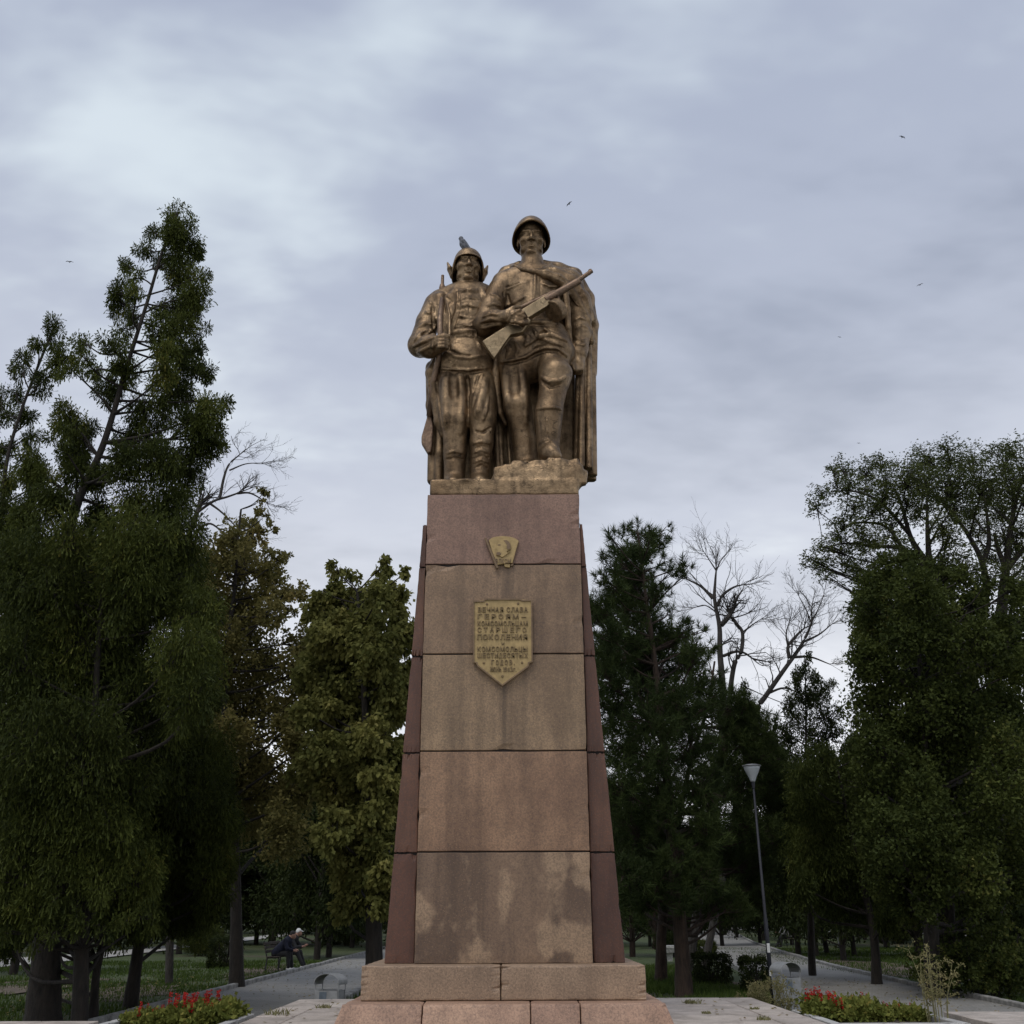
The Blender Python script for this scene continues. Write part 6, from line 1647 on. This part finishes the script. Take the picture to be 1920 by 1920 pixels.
SALV = [salvia_meshes(501, 3, .34), salvia_meshes(502, 2, .30), salvia_meshes(503, 0, .26), salvia_meshes(504, 1, .28)]
def salvia(x, y, k, label, group, s, seed):
    root = empty('salvia_plant', (x, y, .32), label, 'flower', group, rz=seed * 1.7); root.scale = (s, s, s)
    m1, sp = SALV[k]
    for nm, me in [('foliage', m1)] + [('flower_spike', q) for q in sp]:
        o = bpy.data.objects.new(nm, me); COL.objects.link(o); o.parent = root
rf_ = random.Random(21)
ZL = lambda i: 'outer end' if i < 2 else ('middle' if i < 5 else 'end nearest the platform')
X0, X1, Y0, Y1 = beds['l']
for i in range(7):
    for j in range(5):
        x = X0 + (i + .5 + rf_.uniform(-.2, .2)) * (X1 - X0) / 7; y = Y0 + .9 + (j + .5 + rf_.uniform(-.2, .2)) * (Y1 - Y0 - .9) / 5
        k = rf_.choice((0, 1, 3, 3, 1)) if i > 2 else rf_.choice((3, 1, 2, 3, 2))
        if i == 6: k = 2
        salvia(x, y, k, {0: 'salvia with three red spikes in the left bed, ' + ZL(i), 1: 'salvia with two red spikes in the left bed, ' + ZL(i), 2: 'salvia without flowers in the left bed, ' + ZL(i), 3: 'salvia with one red spike in the left bed, ' + ZL(i)}[k], 'salvias in the left bed', (1.2 if i > 2 else .8) * rf_.uniform(.85, 1.15), i * 5 + j)
X0, X1, Y0, Y1 = beds['r']
for i in range(7):
    for j in range(5):
        x = X0 + (i + .5 + rf_.uniform(-.2, .2)) * (X1 - X0) / 7; y = Y0 + .9 + (j + .5 + rf_.uniform(-.2, .2)) * (Y1 - Y0 - .9) / 5
        k = rf_.choice((2, 2, 2, 3, 2, 3)) if i else rf_.choice((0, 1))
        salvia(x, y, k, {0: 'salvia with three red spikes in the right bed, ' + ZL(6 - i), 1: 'salvia with two red spikes in the right bed, ' + ZL(6 - i), 2: 'salvia without flowers in the right bed, ' + ZL(6 - i), 3: 'salvia with one red spike in the right bed, ' + ZL(6 - i)}[k], 'salvias in the right bed', (1.2 if i < 4 else .8) * rf_.uniform(.85, 1.15), i * 5 + j)

# tall dry weeds
STRAW = flat_mat('dry_stem', (0.20, 0.185, 0.085), .85, 0, .35, 25)
L_STRAW = leaf_mat('leaf_dry_weed', (0.15, 0.15, 0.055), (0.30, 0.26, 0.13), .3)
def tall_weed(label, x, y, z, h, n, seed, spread=.12):
    rng = np.random.default_rng(seed); root = empty('tall_weed', (x, y, z), label, 'weed'); wood = Wood(); C = []
    for i in range(n):
        a = rng.uniform(0, 6.28); b = np.array([math.cos(a), math.sin(a), 0]) * spread * rng.random(); hh = h * rng.uniform(.6, 1)
        top = b * 2.2 + np.array([rng.normal(0, .06), rng.normal(0, .06), hh]); L = smooth_line([b, b * 1.3 + [0, 0, hh * .5], top], 4)
        wood.tube(L, np.linspace(.008, .003, len(L)), 4)
        for q in range(7):
            j = rng.integers(3, len(L)); d = unit(np.array([rng.normal(), rng.normal(), .5])); e = L[j] + d * hh * rng.uniform(.08, .22)
            wood.tube(np.array([L[j], (L[j] + e) / 2, e]), [.004, .003, .002], 3); C += [e, (e + L[j]) / 2]
    C = np.array(C); V, F, tone = leaves('leaf', C, np.full(len(C), .035), rng, unit(rng.normal(size=C.shape)), .22, .30)
    o = wood.obj('stems', STRAW, root); o.matrix_parent_inverse.identity()
    np_mesh('seed_heads', V, F, L_STRAW, root, tone=tone, world_space=False)
p = at(1755, 1912, 15.2); tall_weed('tall dry weed with pale seed heads in front of the right path', p.x, 15.2, p.z - .1, .98, 11, 601, .16)
for i, (px, py, Y, h, lab) in enumerate(((1440, 1892, 17.9, .52, 'dry weed in front of the clipped hedge by the lamp post'), (1476, 1896, 17.8, .40, 'dry weed at the foot of the right litter bin'), (1420, 1885, 18.0, .36, 'short dry weed behind the platform corner'))):
    p = at(px, py, Y); tall_weed(lab, p.x, Y, max(0, p.z - .25), h + .25, 12, 610 + i, .16)

# ------------------------------------------------------------------ benches and people
WOODM = flat_mat('bench_wood', (0.055, 0.042, 0.032), .8, 0, .35, 8)
IRON = flat_mat('bench_iron', (0.020, 0.020, 0.021), .6)
def bench(x, y, rz, label, L=1.7):
    root = empty('park_bench', (x, y, 0), label, 'bench', rz=rz)
    for i in range(4):
        bm = bmesh.new(); bm_box(bm, (-L / 2, .02 + i * .11, .42), (L / 2, .115 + i * .11, .45)); bm_obj('seat_slat', bm, WOODM, root, bevel=.006, world_space=False)
    for i in range(3):
        bm = bmesh.new(); z = .55 + i * .12; y0 = .47 + i * .03; bm_box(bm, (-L / 2, y0, z), (L / 2, y0 + .03, z + .09)); bm_obj('back_slat', bm, WOODM, root, bevel=.006, world_space=False)
    for sx in (-1, 1):
        bm = bmesh.new(); X = sx * (L / 2 - .15); bm_tube(bm, [(X, .05, 0), (X, .06, .40), (X, .45, .40), (X, .58, .90)], [.025] * 4, 6); bm_tube(bm, [(X, .48, 0), (X, .44, .40)], [.025] * 2, 6); bm_obj('leg', bm, IRON, root, world_space=False)
    return root
def person(label, origin, rz, J, cols, hat=None, res=.024):
    """one figure. J: joint points in local metres (front is -y); cols: skin, top, trousers, shoes, hair. Clothing are children of the body"""
    T = Matrix.Translation(origin) @ Matrix.Rotation(rz, 4, 'Z')
    j = {k: np.array(v, float) for k, v in J.items()}
    allp = np.array(list(j.values())); lo, hi = allp.min(0) - .3, allp.max(0) + .3
    def new(): return Sculpt(lo, hi, res)
    def fin(S, name, mat, parent):
        o = S.build(name, mat, parent); o.matrix_parent_inverse.identity(); return o
    root = empty('person', (0, 0, 0), label, 'person'); root.matrix_world = T
    bpy.context.view_layer.update()
    S = new(); hc = j['head']; f = unit(j['look'])
    S.ell(hc, (.078, .095, .115), .02); S.cone(hc + f * .06 + [0, 0, -.06], hc + [0, 0, -.05], .045, .06, .03); S.cone(hc + f * .095 + [0, 0, .01], hc + f * .112 + [0, 0, -.03], .012, .018, .01)
    rt = np.cross(f, [0, 0, 1.]); rt = rt / max(np.linalg.norm(rt), 1e-6)
    for s_ in (-1, 1): S.ell(hc + rt * s_ * .082 + [0, 0, -.01], (.018, .022, .032), .01); S.ell(hc + f * .088 + rt * s_ * .032 + [0, 0, .015], (.02, .02, .014), .01, True)
    S.cone(hc + f * .10 + rt * .025 + [0, 0, -.065], hc + f * .10 - rt * .025 + [0, 0, -.065], .006, .006, .004, True)
    S.cone(j['neck'], hc, .052, .055, .03); S.cone(j['neck'] + [0, 0, -.05], j['hip'], .14, .145, .08, fy=1.25)
    for s_ in 'lr':
        S.chain([j['sh' + s_], j['el' + s_], j['wr' + s_]], [.055, .043, .032], .03); S.cone(j['neck'] + [0, 0, -.05], j['sh' + s_], .06, .06, .05)
        h0 = j['wr' + s_]; d = unit(h0 - j['el' + s_]); sd = unit(np.cross(d, [.3, .2, 1.]))
        S.cone(h0, h0 + d * .075, .032, .036, .02)
        for q, ln in ((-.027, .06), (-.009, .072), (.009, .075), (.027, .066)): S.chain([h0 + d * .075 + sd * q, h0 + d * (.075 + ln * .6) + sd * q, h0 + d * (.075 + ln) + sd * q + [0, 0, -.02]], [.0105, .0095, .008], .004)
        S.chain([h0 + d * .03 + sd * .03, h0 + d * .07 + sd * .055], [.013, .010], .008)
        S.chain([j['hip'], j['kn' + s_], j['an' + s_]], [.085, .058, .04], .04)
    body = fin(S, 'body', cols[0], root)
    S = new(); S.cone(j['neck'] + [0, 0, -.06], j['hip'] + [0, 0, .02], .165, .17, .08, fy=1.2)
    for s_ in 'lr': S.cone(j['neck'] + [0, 0, -.05], j['sh' + s_], .075, .08, .05); S.chain([j['sh' + s_], j['el' + s_], j['el' + s_] * .25 + j['wr' + s_] * .75], [.075, .062, .052], .03)
    for i in range(8): a = allp[i % len(allp)]; S.cone(j['neck'] * (1 - i / 9) + j['hip'] * (i / 9) + [-.12, -.15, 0], j['neck'] * (1 - i / 9) + j['hip'] * (i / 9) + [.12, -.16, .03], .012, .012, .02)
    fin(S, 'jacket', cols[1], body)
    S = new(); S.ell(j['hip'], (.17, .14, .13), .05)
    for s_ in 'lr': S.chain([j['hip'] * .8 + j['kn' + s_] * .2, j['kn' + s_], j['an' + s_] + [0, 0, .04]], [.11, .078, .06], .05)
    fin(S, 'trousers', cols[2], body)
    for s_ in 'lr':
        S = new(); a = j['an' + s_]; S.cone(a + [0, .03, -.03], a + [0, -.13, -.045], .045, .042, .03); fin(S, 'shoe', cols[3], body)
    S = new(); S.ell(hc + [0, 0, .02] - f * .012, (.088, .10, .112), .01); S.box(hc + f * .09 + [0, 0, -.05], (.1, .06, .085), .03, .02, True); S.box(hc + [0, 0, -.14], (.13, .13, .1), .02, .02, True)
    if hat is not None: S.cone(hc + f * .08 + [0, 0, .05], hc + f * .16 + [0, 0, .045], .03, .02, .03)
    fin(S, 'cap' if hat is not None else 'hair', hat if hat is not None else cols[4], body)
    return root
SKIN = flat_mat('skin', (0.36, 0.20, 0.14), .6, 0, .1); BLK = flat_mat('cloth_black', (0.016, 0.016, 0.018), .9); BLU = flat_mat('cloth_blue', (0.008, 0.010, 0.024), .9); WHT = flat_mat('cloth_white', (0.68, 0.68, 0.66), .85); HAIR = flat_mat('hair_dark', (0.016, 0.012, 0.010), .7); GRY = flat_mat('cloth_grey', (0.22, 0.22, 0.22), .9)
SIT = dict(head=(0, -.42, 1.10), look=(0, -1, -.35), neck=(0, -.28, .98), hip=(0, .12, .52), shl=(-.19, -.22, .93), shr=(.19, -.22, .93), ell=(-.24, -.30, .68), elr=(.24, -.32, .68), wrl=(-.12, -.50, .62), wrr=(.12, -.52, .64), knl=(-.14, -.34, .52), knr=(.14, -.34, .52), anl=(-.15, -.36, .09), anr=(.16, -.42, .09))
SIT2 = dict(SIT, head=(.03, -.30, 1.16), look=(.4, -1, -.2), neck=(0, -.18, 1.02), shl=(-.19, -.12, .97), shr=(.19, -.12, .97), wrl=(-.05, -.48, .70), wrr=(.10, -.55, .74), anl=(-.12, -.55, .09), anr=(.20, -.50, .09))
bx_, by_ = hp(545, 1818)
bench(bx_ - .15, by_, math.radians(90), 'dark slatted bench with two people beside the left path', 2.4)
BZ = Matrix.Rotation(math.radians(90), 3, 'Z')
def bench_pt(cx, cy, along): return Vector((cx, cy, 0)) + BZ @ Vector((along, .10, 0))
person('person in dark blue clothes hunched forward on the bench by the left path', bench_pt(bx_ - .15, by_, -.85), math.radians(90), SIT, (SKIN, BLU, BLK, WHT, HAIR))
person('person in black with a white cap and white shoes on the left bench', bench_pt(bx_ - .15, by_, .75), math.radians(82), SIT2, (SKIN, BLK, BLK, WHT, HAIR), hat=WHT)
bx2, by2 = hp(1466, 1776)
bench(bx2 + .2, by2, math.radians(-80), 'dark slatted bench in the shade behind the lamp post', 2.0)
BZ = Matrix.Rotation(math.radians(-80), 3, 'Z')
person('person in dark clothes with a pale scarf seated behind the lamp post', bench_pt(bx2 + .2, by2, .1), math.radians(-80), SIT2, (SKIN, GRY, BLK, BLK, HAIR))
BEND = dict(head=(.0, -.52, 1.22), look=(0, -.8, -.6), neck=(0, -.36, 1.20), hip=(0, .12, .92), shl=(-.19, -.30, 1.16), shr=(.19, -.30, 1.16), ell=(-.22, -.42, .92), elr=(.22, -.40, .92), wrl=(-.14, -.56, .74), wrr=(.14, -.55, .72), knl=(-.11, .04, .50), knr=(.11, .10, .50), anl=(-.12, .02, .09), anr=(.12, .16, .09))
bx3, by3 = hp(1577, 1778)
person('person in a white shirt bending forward on the right lawn between trunks', Vector((bx3, by3, 0)), math.radians(-62), BEND, (SKIN, WHT, GRY, BLK, HAIR))
# pale urn beside the pines
ux, uy = hp(1253, 1802)
URN = flat_mat('urn_concrete', (0.36, 0.355, 0.34), .9, 0, .3, 12)
urn = empty('stone_urn', (ux, uy, 0), 'small pale concrete urn behind the pine trunk', 'urn')
bm = bmesh.new()
for (a, b, z0, z1) in ((.15, .18, 0, .30), (.30, .34, .31, .46), (.36, .36, .47, .56)):
    bm_hexa(bm, [(-a, -a, z0), (a, -a, z0), (a, a, z0), (-a, a, z0), (-b, -b, z1), (b, -b, z1), (b, b, z1), (-b, b, z1)])
bm_obj('bowl', bm, URN, urn, world_space=False)

# ------------------------------------------------------------------ swifts in the sky
BIRD = flat_mat('bird_dark', (0.022, 0.022, 0.026), .8)
def bird(px, py, Y, span, bank, label, flap=.35):
    p = at(px, py, Y); root = empty('flying_bird', tuple(p), label, 'bird', rz=random.Random(px).uniform(-.6, .6))
    root.rotation_euler = (math.radians(random.Random(py).uniform(-25, 25)), bank, root.rotation_euler[2]); s = span / 2
    bm = bmesh.new(); bm_tube(bm, [(0, -.34 * s, 0), (0, -.22 * s, .01 * s), (0, .05 * s, 0), (0, .45 * s, 0)], [.02 * s, .09 * s, .10 * s, .02 * s], 8); bm_obj('body', bm, BIRD, root, smooth=True, world_space=False)
    for sx in (-1, 1):
        bm = bmesh.new(); pts = [((.05, -.16), (.05, .16), 0), ((.45, -.24), (.45, .06), flap * .35), ((1.0, .12), (.98, .16), flap * .1)]
        up = [[bm.verts.new((sx * q[0] * s, q[1] * s, (z + dz) * s)) for q in (a, b)] for a, b, z in pts for dz in (.012,)]
        dn = [[bm.verts.new((sx * q[0] * s, q[1] * s, (z + dz) * s)) for q in (a, b)] for a, b, z in pts for dz in (-.012,)]
        for i in range(2):
            for L in (up, dn): bm.faces.new((L[i][0], L[i][1], L[i + 1][1], L[i + 1][0]))
            for e in (0, 1): bm.faces.new((up[i][e], up[i + 1][e], dn[i + 1][e], dn[i][e]))
        bm.faces.new((up[0][0], up[0][1], dn[0][1], dn[0][0])); bm.faces.new((up[2][0], up[2][1], dn[2][1], dn[2][0]))
        bm_obj('wing', bm, BIRD, root, world_space=False)
for a in ((130, 491, 42, .40, .1, 'small dark bird flying left of the tallest conifer'), (1067, 382, 46, .40, -.5, "small dark bird flying just above the helmeted statue"), (1692, 257, 44, .40, .1, 'small dark bird flying at the upper right, highest of all'), (1725, 534, 50, .40, -.3, 'small dark bird flying right of the statues at shoulder height'), (1574, 632, 60, .26, .3, 'tiny dark bird low in the sky right of the cape'), (1610, 831, 62, .26, .2, 'tiny dark bird just above the feathery tree'), (1321, 1011, 60, .26, -.3, 'left of two tiny birds above the dead tree'), (1342, 1011, 60, .26, -.2, 'right of two tiny birds above the dead tree')):
    bird(*a)

# ------------------------------------------------------------------ fallen leaves
rng = np.random.default_rng(909); P = []
for (x0, x1, y0, y1, z, n_) in ((plx0, plx0 + 1.1, 13.2, 17.2, z_pl + .006, 26), (plx1 - 1.1, plx1, 13.2, 17.2, z_pl + .006, 30), (LPX0, LPX1, 18.5, 45, .006, 520), (6.6, 9.6, 19, 32, .010, 420), (LPX0 - 4, LPX0 - .2, 19, 34, -.01, 700), (10.2, 15, 21, 36, -.01, 600)):
    P.append(np.stack([rng.uniform(x0, x1, n_), rng.uniform(y0, y1, n_), np.full(n_, z)], 1))
P = np.concatenate(P); n_ = len(P); a = rng.uniform(0, 6.28, n_)
D = np.stack([np.cos(a), np.sin(a), rng.uniform(0, .35, n_)], 1); W = np.stack([-np.sin(a), np.cos(a), rng.uniform(-.2, .2, n_)], 1)
L_FALL = leaf_mat('leaf_fallen', (0.10, 0.075, 0.030), (0.24, 0.18, 0.065), .1)
V, F, tone = quads(P, D, W, rng.uniform(.04, .09, n_), rng.uniform(.03, .055, n_), rng.random(n_))
tag(np_mesh('fallen_leaves', V, F, L_FALL, None, tone=tone), 'dry fallen leaves scattered over the paths and lawns', 'leaves', kind='stuff')
